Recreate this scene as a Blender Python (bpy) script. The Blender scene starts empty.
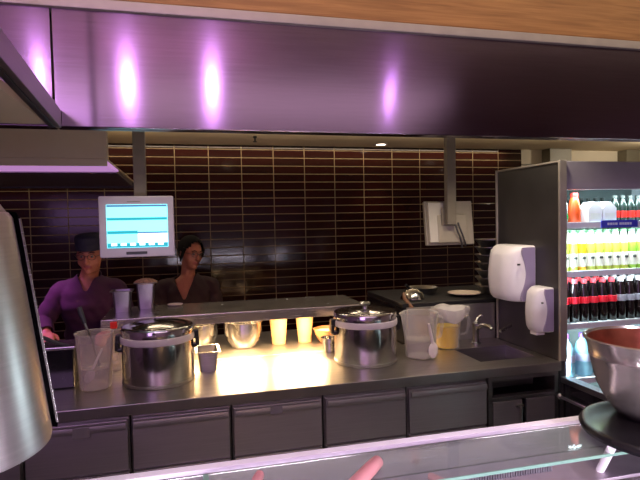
import bpy, bmesh, math, random
from mathutils import Vector, Matrix, Quaternion
random.seed(7)
PI = math.pi
sc = bpy.context.scene
COL = sc.collection

# ------------------------------------------------------------------ materials
def lin(v):
    v /= 255.0
    return v / 12.92 if v <= 0.04045 else ((v + 0.055) / 1.055) ** 2.4
def rgb(r, g, b): return (lin(r), lin(g), lin(b), 1.0)

def newmat(name):
    m = bpy.data.materials.new(name); m.use_nodes = True
    nt = m.node_tree
    return m, nt, nt.nodes['Principled BSDF']

def pmat(name, col, rough=0.5, metal=0.0, noise=0.0, nscale=20.0, stretch=(1, 1, 1), bump=0.0, **kw):
    """procedural principled material: colour and roughness broken up by noise"""
    m, nt, p = newmat(name)
    p.inputs['Base Color'].default_value = col
    p.inputs['Roughness'].default_value = rough
    p.inputs['Metallic'].default_value = metal
    for k, v in kw.items():
        p.inputs[k.replace('_', ' ')].default_value = v
    tc = nt.nodes.new('ShaderNodeTexCoord'); mp = nt.nodes.new('ShaderNodeMapping')
    mp.inputs['Scale'].default_value = stretch
    nz = nt.nodes.new('ShaderNodeTexNoise'); nz.inputs['Scale'].default_value = nscale
    nz.inputs['Detail'].default_value = 4
    nt.links.new(tc.outputs['Object'], mp.inputs['Vector']); nt.links.new(mp.outputs[0], nz.inputs['Vector'])
    if noise:
        r = nt.nodes.new('ShaderNodeValToRGB')
        a = [max(0, c * (1 - noise)) for c in col[:3]]; b = [min(1, c * (1 + noise)) for c in col[:3]]
        r.color_ramp.elements[0].position = .3; r.color_ramp.elements[1].position = .7
        r.color_ramp.elements[0].color = (*a, 1); r.color_ramp.elements[1].color = (*b, 1)
        nt.links.new(nz.outputs['Fac'], r.inputs[0]); nt.links.new(r.outputs[0], p.inputs['Base Color'])
    mr = nt.nodes.new('ShaderNodeMapRange')
    mr.inputs[3].default_value = max(0.02, rough * .85); mr.inputs[4].default_value = min(1, rough * 1.15)
    nt.links.new(nz.outputs['Fac'], mr.inputs[0]); nt.links.new(mr.outputs[0], p.inputs['Roughness'])
    if bump:
        bp = nt.nodes.new('ShaderNodeBump'); bp.inputs['Strength'].default_value = bump; bp.inputs['Distance'].default_value = .002
        nt.links.new(nz.outputs['Fac'], bp.inputs['Height']); nt.links.new(bp.outputs[0], p.inputs['Normal'])
    return m

def emat(name, col, s):
    m, nt, p = newmat(name)
    p.inputs['Base Color'].default_value = col
    p.inputs['Emission Color'].default_value = col
    p.inputs['Emission Strength'].default_value = s
    return m

def clearmat(name, col, amount, rough=.25):
    """translucent plastic: part of the light goes straight through"""
    m, nt, p = newmat(name)
    p.inputs['Base Color'].default_value = col; p.inputs['Roughness'].default_value = rough
    t = nt.nodes.new('ShaderNodeBsdfTransparent'); mx = nt.nodes.new('ShaderNodeMixShader')
    lw = nt.nodes.new('ShaderNodeLayerWeight'); lw.inputs['Blend'].default_value = .35
    mr = nt.nodes.new('ShaderNodeMapRange'); mr.inputs[3].default_value = amount; mr.inputs[4].default_value = amount * .35
    nt.links.new(lw.outputs['Facing'], mr.inputs[0]); nt.links.new(mr.outputs[0], mx.inputs[0])
    nt.links.new(p.outputs[0], mx.inputs[1]); nt.links.new(t.outputs[0], mx.inputs[2])
    nt.links.new(mx.outputs[0], nt.nodes['Material Output'].inputs['Surface'])
    return m

def brushed(name, col, rough, aniso=.8, axis='Z'):
    m = pmat(name, col, rough, 1.0, noise=.06, nscale=6, stretch=(1, 1, 40))
    nt = m.node_tree; p = nt.nodes['Principled BSDF']
    p.inputs['Anisotropic'].default_value = aniso; p.inputs['Anisotropic Rotation'].default_value = .25
    tg = nt.nodes.new('ShaderNodeTangent'); tg.direction_type = 'RADIAL'; tg.axis = axis
    nt.links.new(tg.outputs[0], p.inputs['Tangent'])
    return m

M = {}
M['steel'] = pmat('steel', (.56, .54, .53, 1), .26, 1, noise=.08, nscale=9, stretch=(1, 1, 30))
M['steel_dark'] = pmat('steel_dark', (.34, .325, .32, 1), .36, 1, noise=.1, nscale=7, stretch=(1, 1, 25))
M['steel_polish'] = pmat('steel_polish', (.66, .65, .64, 1), .13, 1, noise=.05, nscale=5)
M['steel_kettle'] = brushed('steel_kettle', (.48, .465, .45, 1), .15, .8)
M['worktop'] = pmat('worktop', (.50, .47, .45, 1), .33, 1, noise=.10, nscale=8, stretch=(1, 8, 1))
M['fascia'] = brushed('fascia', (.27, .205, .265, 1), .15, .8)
def flat_tangent(m):
    nt = m.node_tree; p = nt.nodes['Principled BSDF']
    cx = nt.nodes.new('ShaderNodeCombineXYZ'); cx.inputs[2].default_value = 1.0
    nt.links.new(cx.outputs[0], p.inputs['Tangent']); p.inputs['Anisotropic Rotation'].default_value = 0.0
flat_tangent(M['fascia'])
M['bowl_steel'] = brushed('bowl_steel', (.72, .66, .60, 1), .24, .7)
M['bowl_steel'].node_tree.nodes['Principled BSDF'].inputs['Metallic'].default_value = .92
M['hood_paint'] = pmat('hood_paint', rgb(172, 156, 132), .55, 0, noise=.06, nscale=4)
M['drawer_steel'] = brushed('drawer_steel', (.50, .475, .46, 1), .36, .6)
M['drawer_steel'].node_tree.nodes['Principled BSDF'].inputs['Metallic'].default_value = .86
flat_tangent(M['drawer_steel'])
M['black'] = pmat('black', (.012, .012, .013, 1), .35, noise=.2)
M['black_gloss'] = pmat('black_gloss', (.012, .011, .013, 1), .12, noise=.2)
M['tray_black'] = pmat('tray_black', (.010, .009, .011, 1), .24, noise=.2, Specular_IOR_Level=.3)
M['rubber'] = pmat('rubber', (.02, .02, .022, 1), .6, noise=.2)
M['white_plastic'] = pmat('white_plastic', rgb(228, 224, 220), .32, noise=.03)
M['grey_plastic'] = pmat('grey_plastic', rgb(160, 150, 164), .42, noise=.04)
M['beige_plastic'] = pmat('beige_plastic', rgb(142, 134, 114), .5, noise=.05)
M['beige_light'] = pmat('beige_light', rgb(178, 172, 154), .5, noise=.04)
M['lavender_metal'] = pmat('lavender_metal', (.29, .265, .30, 1), .34, 1, noise=.08)
M['ceiling'] = pmat('ceiling_paint', rgb(216, 198, 164), .8, noise=.06, nscale=3)
M['plaster'] = pmat('plaster', rgb(205, 192, 168), .8, noise=.08, nscale=4)
M['front_wall'] = pmat('front_wall', rgb(150, 128, 140), .7, noise=.1, nscale=2)
M['floor'] = pmat('floor_tile', rgb(84, 76, 72), .45, noise=.25, nscale=6, bump=.1)
M['label_grey'] = pmat('label_grey', rgb(122, 118, 118), .6, noise=.06)
M['dark_steel_post'] = pmat('dark_steel_post', rgb(116, 108, 90), .5, .1, noise=.08)
M['panel_dark'] = pmat('panel_dark', (.085, .08, .078, 1), .36, .75, noise=.12, nscale=4)
M['panel_edge'] = pmat('panel_edge', rgb(168, 160, 148), .4, .5, noise=.05)
M['fridge_grey'] = pmat('fridge_grey', rgb(150, 144, 150), .45, .2, noise=.04)
M['fridge_white'] = pmat('fridge_white', rgb(225, 235, 238), .4, noise=.02)
M['fridge_back'] = pmat('fridge_back', rgb(84, 96, 94), .5, noise=.03)
M['blue_label'] = pmat('blue_label', rgb(60, 64, 190), .4, noise=.05)
M['print_white'] = pmat('print_white', rgb(205, 212, 235), .5, noise=.02)
M['skin'] = pmat('skin', rgb(160, 98, 76), .55, noise=.08, nscale=40)
M['lip'] = pmat('lip', rgb(150, 72, 66), .45, noise=.05)
M['hair'] = pmat('hair', (.006, .005, .005, 1), .85, noise=.4, nscale=80, stretch=(1, 1, .1), Specular_IOR_Level=.12)
M['purple_shirt'] = pmat('purple_shirt', rgb(56, 17, 54), .9, noise=.15, nscale=30, bump=.2)
M['maroon_shirt'] = pmat('maroon_shirt', rgb(44, 22, 26), .85, noise=.15, nscale=30, bump=.2)
M['under_shirt'] = pmat('under_shirt', rgb(58, 56, 40), .8, noise=.15)
M['cap'] = pmat('cap_cloth', rgb(24, 24, 42), .8, noise=.25, nscale=50, bump=.3)
M['trousers'] = pmat('trousers', (.01, .01, .012, 1), .85, noise=.3)
M['eye_white'] = pmat('eye_white', rgb(126, 108, 98), .4, noise=.02)
M['jug_plastic'] = clearmat('jug_plastic', rgb(226, 223, 212), .87)
M['jug_clear'] = clearmat('jug_clear', rgb(226, 223, 212), .95)
M['jug_lit'] = clearmat('jug_lit', rgb(222, 210, 200), .84)
M['wrap'] = clearmat('wrap_film', rgb(240, 236, 228), .55, .2)
M['milky'] = clearmat('milky', rgb(186, 178, 166), .72, .2)
M['spoon_plastic'] = pmat('spoon_plastic', rgb(226, 218, 206), .35, noise=.03)
M['oil'] = pmat('oil', rgb(232, 196, 6), .12, noise=.05)
M['ring_plastic'] = pmat('ring_plastic', rgb(208, 200, 200), .35, noise=.03)
M['beaker'] = pmat('beaker', rgb(164, 128, 92), .45, noise=.05)
M['earthen'] = pmat('earthen', rgb(150, 96, 62), .55, noise=.15)
M['plate'] = pmat('plate', rgb(214, 196, 170), .35, noise=.04)
M['paper'] = pmat('paper', rgb(196, 184, 176), .8, noise=.04)
M['crumbs'] = pmat('crumbs', rgb(160, 130, 96), .9, noise=.5, nscale=90, bump=1)
M['wood_handle'] = pmat('wood_handle', rgb(132, 96, 70), .55, noise=.2, stretch=(1, 1, .1))
M['pink'] = pmat('pink', rgb(206, 142, 142), .5, noise=.04)
M['warm_reflection'] = pmat('warm_reflection', rgb(150, 86, 64), .32, .85, noise=.35, nscale=14)  # reflection of the warm wood, put into the base colour
M['glass'] = clearmat('display_glass', rgb(120, 135, 126), .94, .03)
M['glass_edge'] = pmat('glass_edge', rgb(120, 160, 142), .25, noise=.05)
M['red'] = pmat('red', rgb(214, 40, 26), .4, noise=.05)
M['teal_print'] = emat('screen_teal', rgb(20, 150, 165), 1.0)
M['screen'] = emat('screen_cyan', rgb(128, 238, 247), 1.6)
M['hood_light'] = emat('hood_light', rgb(186, 134, 196), .85)
M['screen_white'] = emat('screen_white', rgb(225, 240, 255), 1.5)
M['screen_blue'] = emat('screen_blue', rgb(70, 110, 160), .7)
M['lamp_warm'] = emat('lamp_warm', (1, .68, .36, 1), 16)
M['lamp_spot'] = emat('lamp_spot', (1, .82, .62, 1), 14)
M['lamp_cool'] = emat('lamp_cool', (.78, .95, 1, 1), 6)
M['cable'] = pmat('cable', rgb(52, 50, 48), .6, noise=.1)

def wood_mat():
    m, nt, p = newmat('wood')
    tc = nt.nodes.new('ShaderNodeTexCoord'); mp = nt.nodes.new('ShaderNodeMapping'); mp.inputs['Scale'].default_value = (1.2, 3, 26)
    nz = nt.nodes.new('ShaderNodeTexNoise'); nz.inputs['Scale'].default_value = 3; nz.inputs['Detail'].default_value = 6; nz.inputs['Distortion'].default_value = .6
    r = nt.nodes.new('ShaderNodeValToRGB')
    r.color_ramp.elements[0].color = rgb(134, 90, 40); r.color_ramp.elements[1].color = rgb(174, 126, 66)
    r.color_ramp.elements[0].position = .3; r.color_ramp.elements[1].position = .7
    nt.links.new(tc.outputs['Object'], mp.inputs[0]); nt.links.new(mp.outputs[0], nz.inputs['Vector'])
    nt.links.new(nz.outputs['Fac'], r.inputs[0]); nt.links.new(r.outputs[0], p.inputs['Base Color'])
    p.inputs['Roughness'].default_value = .5
    return m
M['wood'] = wood_mat()

def tile_mat():
    m, nt, p = newmat('wall_tile')
    tc = nt.nodes.new('ShaderNodeTexCoord')
    sp = nt.nodes.new('ShaderNodeSeparateXYZ'); cb = nt.nodes.new('ShaderNodeCombineXYZ')
    ax = nt.nodes.new('ShaderNodeMath'); ax.operation = 'ADD'; ax.inputs[1].default_value = .0625 + .265 * 20
    az = nt.nodes.new('ShaderNodeMath'); az.operation = 'ADD'; az.inputs[1].default_value = .0667 * 40 - 2.2 + .0
    nt.links.new(tc.outputs['Object'], sp.inputs[0])
    nt.links.new(sp.outputs['X'], ax.inputs[0]); nt.links.new(sp.outputs['Z'], az.inputs[0])
    nt.links.new(ax.outputs[0], cb.inputs['X']); nt.links.new(az.outputs[0], cb.inputs['Y'])
    bk = nt.nodes.new('ShaderNodeTexBrick'); bk.offset = 0; bk.squash = 1
    bk.inputs['Scale'].default_value = 1; bk.inputs['Brick Width'].default_value = .265; bk.inputs['Row Height'].default_value = .0667
    bk.inputs['Mortar Size'].default_value = .0036; bk.inputs['Mortar Smooth'].default_value = .15; bk.inputs['Bias'].default_value = 0
    bk.inputs['Color1'].default_value = rgb(40, 15, 12); bk.inputs['Color2'].default_value = rgb(32, 12, 11)
    bk.inputs['Mortar'].default_value = rgb(112, 96, 70)
    nt.links.new(cb.outputs[0], bk.inputs['Vector']); nt.links.new(bk.outputs['Color'], p.inputs['Base Color'])
    mr = nt.nodes.new('ShaderNodeMapRange'); mr.inputs[3].default_value = .12; mr.inputs[4].default_value = .7
    nt.links.new(bk.outputs['Fac'], mr.inputs[0]); nt.links.new(mr.outputs[0], p.inputs['Roughness'])
    nz = nt.nodes.new('ShaderNodeTexNoise'); nz.inputs['Scale'].default_value = 14
    nt.links.new(tc.outputs['Object'], nz.inputs['Vector'])
    mt = nt.nodes.new('ShaderNodeMath'); mt.operation = 'MULTIPLY_ADD'; mt.inputs[1].default_value = -1.0
    ms = nt.nodes.new('ShaderNodeMath'); ms.operation = 'MULTIPLY'; ms.inputs[1].default_value = .35
    nt.links.new(nz.outputs['Fac'], ms.inputs[0]); nt.links.new(bk.outputs['Fac'], mt.inputs[0]); nt.links.new(ms.outputs[0], mt.inputs[2])
    bp = nt.nodes.new('ShaderNodeBump'); bp.inputs['Strength'].default_value = .25; bp.inputs['Distance'].default_value = .003
    nt.links.new(mt.outputs[0], bp.inputs['Height']); nt.links.new(bp.outputs[0], p.inputs['Normal'])
    p.inputs['Specular IOR Level'].default_value = .3
    return m
M['tile'] = tile_mat()

# ------------------------------------------------------------------ mesh builder
class MB:
    def __init__(s): s.bm = bmesh.new(); s.bev = False
    def _mark(s): return set(s.bm.verts)
    def box(s, x0, x1, y0, y1, z0, z1, bev=0.0, seg=2, rot=None, piv=None):
        r = bmesh.ops.create_cube(s.bm, size=1); vs = r['verts']
        c = Vector(((x0+x1)/2, (y0+y1)/2, (z0+z1)/2)); d = Vector((x1-x0, y1-y0, z1-z0))
        for v in vs: v.co = Vector((v.co.x*d.x, v.co.y*d.y, v.co.z*d.z)) + c
        if bev:
            s.bev = True
            es = list({e for v in vs for e in v.link_edges})
            g = bmesh.ops.bevel(s.bm, geom=es, offset=bev, segments=seg, affect='EDGES', profile=.5)
            vs = list({v for f in g['faces'] for v in f.verts} | {v for v in vs if v.is_valid})
        if rot is not None:
            p = Vector(piv) if piv is not None else c
            for v in vs: v.co = rot @ (v.co - p) + p
        return s
    def ring_loft(s, rings, cap0=True, cap1=True, closed=True):
        R = [[s.bm.verts.new(p) for p in r] for r in rings]
        n = len(R[0])
        for a, b in zip(R, R[1:]):
            for i in range(n if closed else n-1):
                j = (i+1) % n
                try: s.bm.faces.new((a[i], a[j], b[j], b[i]))
                except ValueError: pass
        if cap0: s.bm.faces.new(list(reversed(R[0])))
        if cap1: s.bm.faces.new(R[-1])
        return s
    def lathe(s, c, prof, seg=40, cap0=True, cap1=True, a0=0, a1=2*PI, sx=1, sy=1):
        c = Vector(c); full = abs(a1-a0-2*PI) < 1e-6
        n = seg if full else seg+1
        rings = []
        for r, z in prof:
            r = max(r, .0004)
            rings.append([c + Vector((r*sx*math.cos(a0+(a1-a0)*i/seg), r*sy*math.sin(a0+(a1-a0)*i/seg), z)) for i in range(n)])
        return s.ring_loft(rings, cap0 and full, cap1 and full, full)
    def tube(s, pts, rad, seg=10, cap=True):
        pts = [Vector(p) for p in pts]
        if not isinstance(rad, (list, tuple)): rad = [rad]*len(pts)
        rings = []; up = None
        for i, p in enumerate(pts):
            if i == 0: t = pts[1]-p
            elif i == len(pts)-1: t = p-pts[i-1]
            else: t = (pts[i+1]-p).normalized() + (p-pts[i-1]).normalized()
            t.normalize()
            if up is None:
                up = t.orthogonal().normalized()
            else:
                up = (up - t*up.dot(t))
                up = up.normalized() if up.length > 1e-6 else t.orthogonal().normalized()
            b = t.cross(up)
            rings.append([p + (up*math.cos(2*PI*k/seg) + b*math.sin(2*PI*k/seg))*rad[i] for k in range(seg)])
        return s.ring_loft(rings, cap, cap)
    def ball(s, c, r, seg=16, rot=None):
        if not isinstance(r, (list, tuple)): r = (r, r, r)
        g = bmesh.ops.create_uvsphere(s.bm, u_segments=seg, v_segments=max(6, seg//2), radius=1)
        c = Vector(c)
        for v in g['verts']:
            q = Vector((v.co.x*r[0], v.co.y*r[1], v.co.z*r[2]))
            if rot is not None: q = rot @ q
            v.co = q + c
        return s
    def prism(s, outline, ext):
        """outline: list of 3D points, ext: Vector; closed solid"""
        e = Vector(ext)
        a = [Vector(p) for p in outline]
        return s.ring_loft([a, [p+e for p in a]])
    def build(s, name, mat, parent=None, smooth=True, origin=None, bev=0):
        bmesh.ops.remove_doubles(s.bm, verts=s.bm.verts, dist=1e-6)
        bmesh.ops.recalc_face_normals(s.bm, faces=s.bm.faces)
        off = Vector(origin) if origin is not None else Vector((0, 0, 0))
        q = parent
        while q is not None:
            off = off + q.location; q = q.parent
        bmesh.ops.translate(s.bm, verts=s.bm.verts, vec=-off)
        me = bpy.data.meshes.new(name); s.bm.to_mesh(me); s.bm.free()
        me.materials.append(mat if not isinstance(mat, str) else M[mat])
        if smooth:
            for p in me.polygons: p.use_smooth = True
        o = bpy.data.objects.new(name, me); COL.objects.link(o)
        if origin is not None: o.location = origin
        if parent is not None: o.parent = parent
        if smooth:
            try:
                me.set_sharp_from_angle(angle=math.radians(38))
            except Exception: pass
            if s.bev:
                wn = o.modifiers.new('wn', 'WEIGHTED_NORMAL'); wn.keep_sharp = True; wn.weight = 100; wn.mode = 'FACE_AREA'
        return o

def tag(o, label=None, cat=None, group=None, kind=None):
    if label: o['label'] = label
    if cat: o['category'] = cat
    if group: o['group'] = group
    if kind: o['kind'] = kind
    return o
def empty(name, loc, label, cat, group=None):
    o = bpy.data.objects.new(name, None); COL.objects.link(o); o.location = loc; o.empty_display_size = .05
    bpy.context.view_layer.update()
    return tag(o, label, cat, group)
def copy_tree(o, parent=None):
    c = o.copy(); COL.objects.link(c)
    if parent is not None: c.parent = parent
    for ch in list(o.children): copy_tree(ch, c)
    return c
def struct(o): o['kind'] = 'structure'; return o

# ------------------------------------------------------------------ the setting
struct(MB().box(-3.5, 5.2, -3.2, 4.5, -.1, 0).build('floor', 'floor', smooth=False))
struct(MB().box(-3.5, 3.1, 4.4, 4.5, 0, 2.6).build('wall_back', 'tile', smooth=False))
struct(MB().box(3.1, 5.2, 4.4, 4.5, 0, 2.6).build('wall_alcove', 'plaster', smooth=False))
struct(MB().box(-3.6, -3.5, -3.2, 4.5, 0, 2.9).build('wall_left', 'front_wall', smooth=False))
struct(MB().box(5.2, 5.3, -3.2, 4.5, 0, 2.9).build('wall_right', 'plaster', smooth=False))
struct(MB().box(-3.5, 5.2, -3.3, -3.2, 0, 2.9).build('wall_front', 'front_wall', smooth=False))
struct(MB().box(-3.5, 5.2, 1.83, 4.4, 2.235, 2.3).build('ceiling', 'ceiling', smooth=False))
struct(MB().box(-3.5, 5.2, -3.2, 1.74, 2.8, 2.9).build('ceiling_front', 'ceiling', smooth=False))
struct(MB().box(3.32, 3.56, 4.28, 4.4, 0, 2.235, .006).build('trim_1', 'dark_steel_post'))
struct(MB().box(4.19, 4.35, 4.28, 4.4, 0, 2.235, .006).build('trim_2', 'dark_steel_post'))
struct(MB().box(3.1, 5.2, 4.385, 4.4, 2.09, 2.10).build('trim_3', 'dark_steel_post', smooth=False))
bh = MB().box(-3.4, 5.1, 1.742, 1.83, 2.285, 2.8, .003).build('wood_bulkhead', 'wood')
tag(bh, 'warm brown wood-grain bulkhead above the steel canopy', 'bulkhead')

# ------------------------------------------------------------------ steel canopy across the top
cn = empty('steel_canopy', (.6, 1.79, 1.9), 'long brushed stainless canopy fascia with purple lamp reflections', 'canopy')
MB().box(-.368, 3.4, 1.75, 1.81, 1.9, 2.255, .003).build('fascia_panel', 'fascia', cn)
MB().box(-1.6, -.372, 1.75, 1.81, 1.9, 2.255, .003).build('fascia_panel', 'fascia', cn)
MB().box(-1.6, 3.4, 1.735, 1.83, 2.252, 2.284, .004).build('trim_strip', 'panel_edge', cn)
MB().ball((-.372, 1.749, 1.975), .006).build('rivet', 'steel_dark', cn)
lc = empty('side_canopy', (-.8, 1.3, 1.9), 'dark edged canopy underside at the upper left corner', 'canopy')
rz = Matrix.Rotation(math.radians(4), 3, 'Z')
MB().box(-.384, -.368, .97, 1.745, 1.895, 1.93, .003, rot=rz, piv=(-.37, 1.745, 1.9)).build('edge_rail', 'black', lc)
MB().box(-.367, -.350, .97, 1.745, 1.895, 1.95, .003, rot=rz, piv=(-.37, 1.745, 1.9)).build('edge_rail', 'steel_dark', lc)
MB().box(-1.6, -.385, .97, 1.745, 1.905, 1.93, .003).build('soffit_panel', 'hood_paint', lc)

# ------------------------------------------------------------------ left cooker hood
hd = empty('cooker_hood', (-1.3, 3.3, 1.87), 'grey steel cooker hood with lavender underside above the cooks', 'cooker hood')
MB().box(-2.4, -.335, 2.6, 2.66, 1.9, 2.234, .004).build('hood_body', 'hood_paint', hd)
MB().box(-2.4, -.335, 2.595, 2.61, 1.871, 1.905, .003).build('front_lip', 'hood_paint', hd)
MB().box(-2.4, -.34, 2.66, 4.02, 1.9, 1.912, .002).build('canopy_plate', 'hood_paint', hd)
b = MB(); b.prism([(-2.4, 2.61, 1.872), (-2.4, 3.08, 1.89), (-2.4, 3.08, 1.899), (-2.4, 2.61, 1.899)], (2.06, 0, 0)); b.build('light_panel', 'hood_light', hd, smooth=False)
b = MB(); b.prism([(-2.4, 3.09, 1.885), (-2.4, 4.0, 1.872), (-2.4, 4.0, 1.899), (-2.4, 3.09, 1.899)], (2.05, 0, 0)); b.build('filter_panel', 'lavender_metal', hd, smooth=False)
MB().box(-2.4, -.34, 3.995, 4.03, 1.862, 1.905, .003).build('rear_lip', 'black', hd)

# ------------------------------------------------------------------ ceiling fittings
def downlight(x, y, label):
    t = empty('ceiling_downlight', (x, y, 2.235), label, 'ceiling light', 'recessed kitchen downlights')
    MB().lathe((x, y, 2.225), [(.036, .01), (.052, .01), (.055, .004), (.05, 0), (.038, .002)], 28, False, False).build('bezel', 'white_plastic', t)
    MB().lathe((x, y, 2.227), [(.001, 0), (.037, 0), (.037, .007)], 24).build('diffuser', 'lamp_spot', t)
    return t
downlight(1.61, 4.19, 'lit downlight in the ceiling strip between the two screen poles')
for i, (x, y, l) in enumerate(((.48, 2.91, 'ceiling downlight over the heated pass, mirrored in the tiles'),
                               (2.67, 3.36, 'ceiling downlight over the dark range, mirrored in the tiles'),
                               (3.24, 2.54, 'ceiling downlight beside the drinks fridge'))):
    downlight(x, y, l)
sp = empty('ceiling_sprinkler', (.522, 3.93, 2.235), 'small dark sprinkler head in the ceiling strip', 'sprinkler')
MB().lathe((.522, 3.93, 2.19), [(.004, 0), (.016, .002), (.016, .006), (.006, .008), (.006, .03), (.014, .032), (.014, .045)], 16).build('sprinkler_body', 'black', sp)

# ------------------------------------------------------------------ order screens on poles
def order_screen():
    t = empty('hanging_order_screen', (-.215, 2.7, 1.44), 'grey order screen with glowing cyan rows on a ceiling pole', 'screen')
    R = None
    x0, x1, z0, z1, y = -.388, -.048, 1.446, 1.736, 2.65
    MB().box(x0, x1, y, y+.05, z0, z1, .008).build('casing', 'grey_plastic', t)
    MB().box(x0+.03, x1-.03, y+.05, y+.085, z0+.03, z1-.03, .015).build('rear_housing', 'grey_plastic', t)
    d = MB().box(x0+.035, x1-.03, y-.003, y+.003, z0+.046, z1-.04).build('display', 'screen', t, smooth=False)
    sx0, sx1, sz0, sz1 = x0+.037, x1-.032, z0+.048, z1-.042
    def bar(nm, mat, a, b_, lo, hi, yy=.0045):
        MB().box(sx0+(sx1-sx0)*a, sx0+(sx1-sx0)*b_, y-yy, y-.002, sz0+(sz1-sz0)*lo, sz0+(sz1-sz0)*hi).build(nm, mat, d, smooth=False)
    bar('status_row', 'screen_blue', 0, 1, .955, 1)
    bar('order_row', 'teal_print', 0, 1, .64, .70)
    bar('order_row', 'teal_print', 0, .5, .32, .39)
    bar('order_row', 'screen_blue', .5, 1, .325, .36)
    bar('order_row', 'screen_white', .5, 1, .10, .32)
    b2 = MB(); 
    for k in range(6):
        b2.box(sx0+(sx1-sx0)*(.06+.155*k), sx0+(sx1-sx0)*(.155+.155*k), y-.0055, y-.002, sz0+.008, sz0+.02)
    bar('button_row', 'teal_print', 0, 1, 0, .10)
    b2.build('soft_button', 'screen_white', d, smooth=False)
    MB().box(-.27, -.175, y-.003, y+.002, z0+.014, z0+.027, .002).build('control_strip', 'black', t)
    MB().box(-.26, -.2, y-.002, y+.002, z1-.028, z1-.024).build('maker_mark', 'label_grey', t)
    MB().box(-.234, -.176, 2.725, 2.765, 1.56, 2.234, .004).build('pole', 'dark_steel_post', t)
    return t
order_screen()

t = empty('hanging_rear_facing_screen', (1.45, 2.78, 1.44), 'beige screen seen from behind on the second ceiling pole, cables hanging', 'screen')
rs = Matrix.Rotation(math.radians(-7), 3, 'X')
MB().box(1.34, 1.645, 2.80, 2.825, 1.445, 1.70, .006, rot=rs).build('casing', 'beige_plastic', t)
MB().box(1.352, 1.45, 2.775, 2.80, 1.46, 1.69, .005, rot=rs, piv=(1.4575, 2.81, 1.5725)).build('side_cover', 'beige_light', t)
MB().box(1.40, 1.59, 2.77, 2.80, 1.455, 1.62, .012, rot=rs, piv=(1.4575, 2.81, 1.5725)).build('rear_housing', 'beige_plastic', t)
MB().box(1.442, 1.497, 2.725, 2.765, 1.565, 2.234, .004).build('pole', 'dark_steel_post', t)
MB().box(1.425, 1.515, 2.762, 2.772, 1.56, 1.66, .003).build('mount_bracket', 'dark_steel_post', t)
for dx, dz in ((0, 0), (.022, .01)):
    MB().tube([(1.50+dx, 2.755, 1.575), (1.505+dx, 2.74, 1.54), (1.525+dx, 2.745, 1.50), (1.545+dx, 2.755, 1.46), (1.555+dx, 2.77, 1.43+dz)], .005, 8).build('cable', 'cable', t)

# ------------------------------------------------------------------ back counter: cabinets
X0, X1 = -1.4, 1.74
wt = empty('front_worktop', (.2, 2.45, .856), 'long stainless worktop with a sunk sink bowl at its right end', 'worktop')
sx0, sx1, sy0, sy1 = 1.38, 1.69, 2.29, 2.55
b = MB()
b.box(X0, sx0, 2.165, 2.745, .856, .9, .004)
b.box(sx1, X1, 2.165, 2.745, .856, .9, .004)
b.box(sx0-.004, sx1+.004, 2.165, sy0, .856, .9, .004)
b.box(sx0-.004, sx1+.004, sy1, 2.745, .856, .9, .004)
b.build('worktop_slab', 'worktop', wt)
b = MB()
b.ring_loft([[(sx0, sy0, .898), (sx1, sy0, .898), (sx1, sy1, .898), (sx0, sy1, .898)],
             [(sx0+.012, sy0+.012, .76), (sx1-.012, sy0+.012, .76), (sx1-.012, sy1-.012, .76), (sx0+.012, sy1-.012, .76)]], False, True)
b.build('sink_bowl', 'steel_dark', wt, smooth=False)
MB().lathe((1.535, 2.42, .7605), [(.03, 0), (.028, .003), (.012, .001)], 20).build('sink_drain', 'steel_dark', wt)
MB().box(1.19, 1.742, 2.728, 2.748, .9, 1.105, .003).build('splashback', 'drawer_steel', wt)

rw = MB().box(X0, 1.165, 2.75, 3.36, .856, .9, .004).build('rear_worktop', 'worktop')
tag(rw, 'stainless rear half of the pass counter under the heated shelf', 'worktop')

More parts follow.
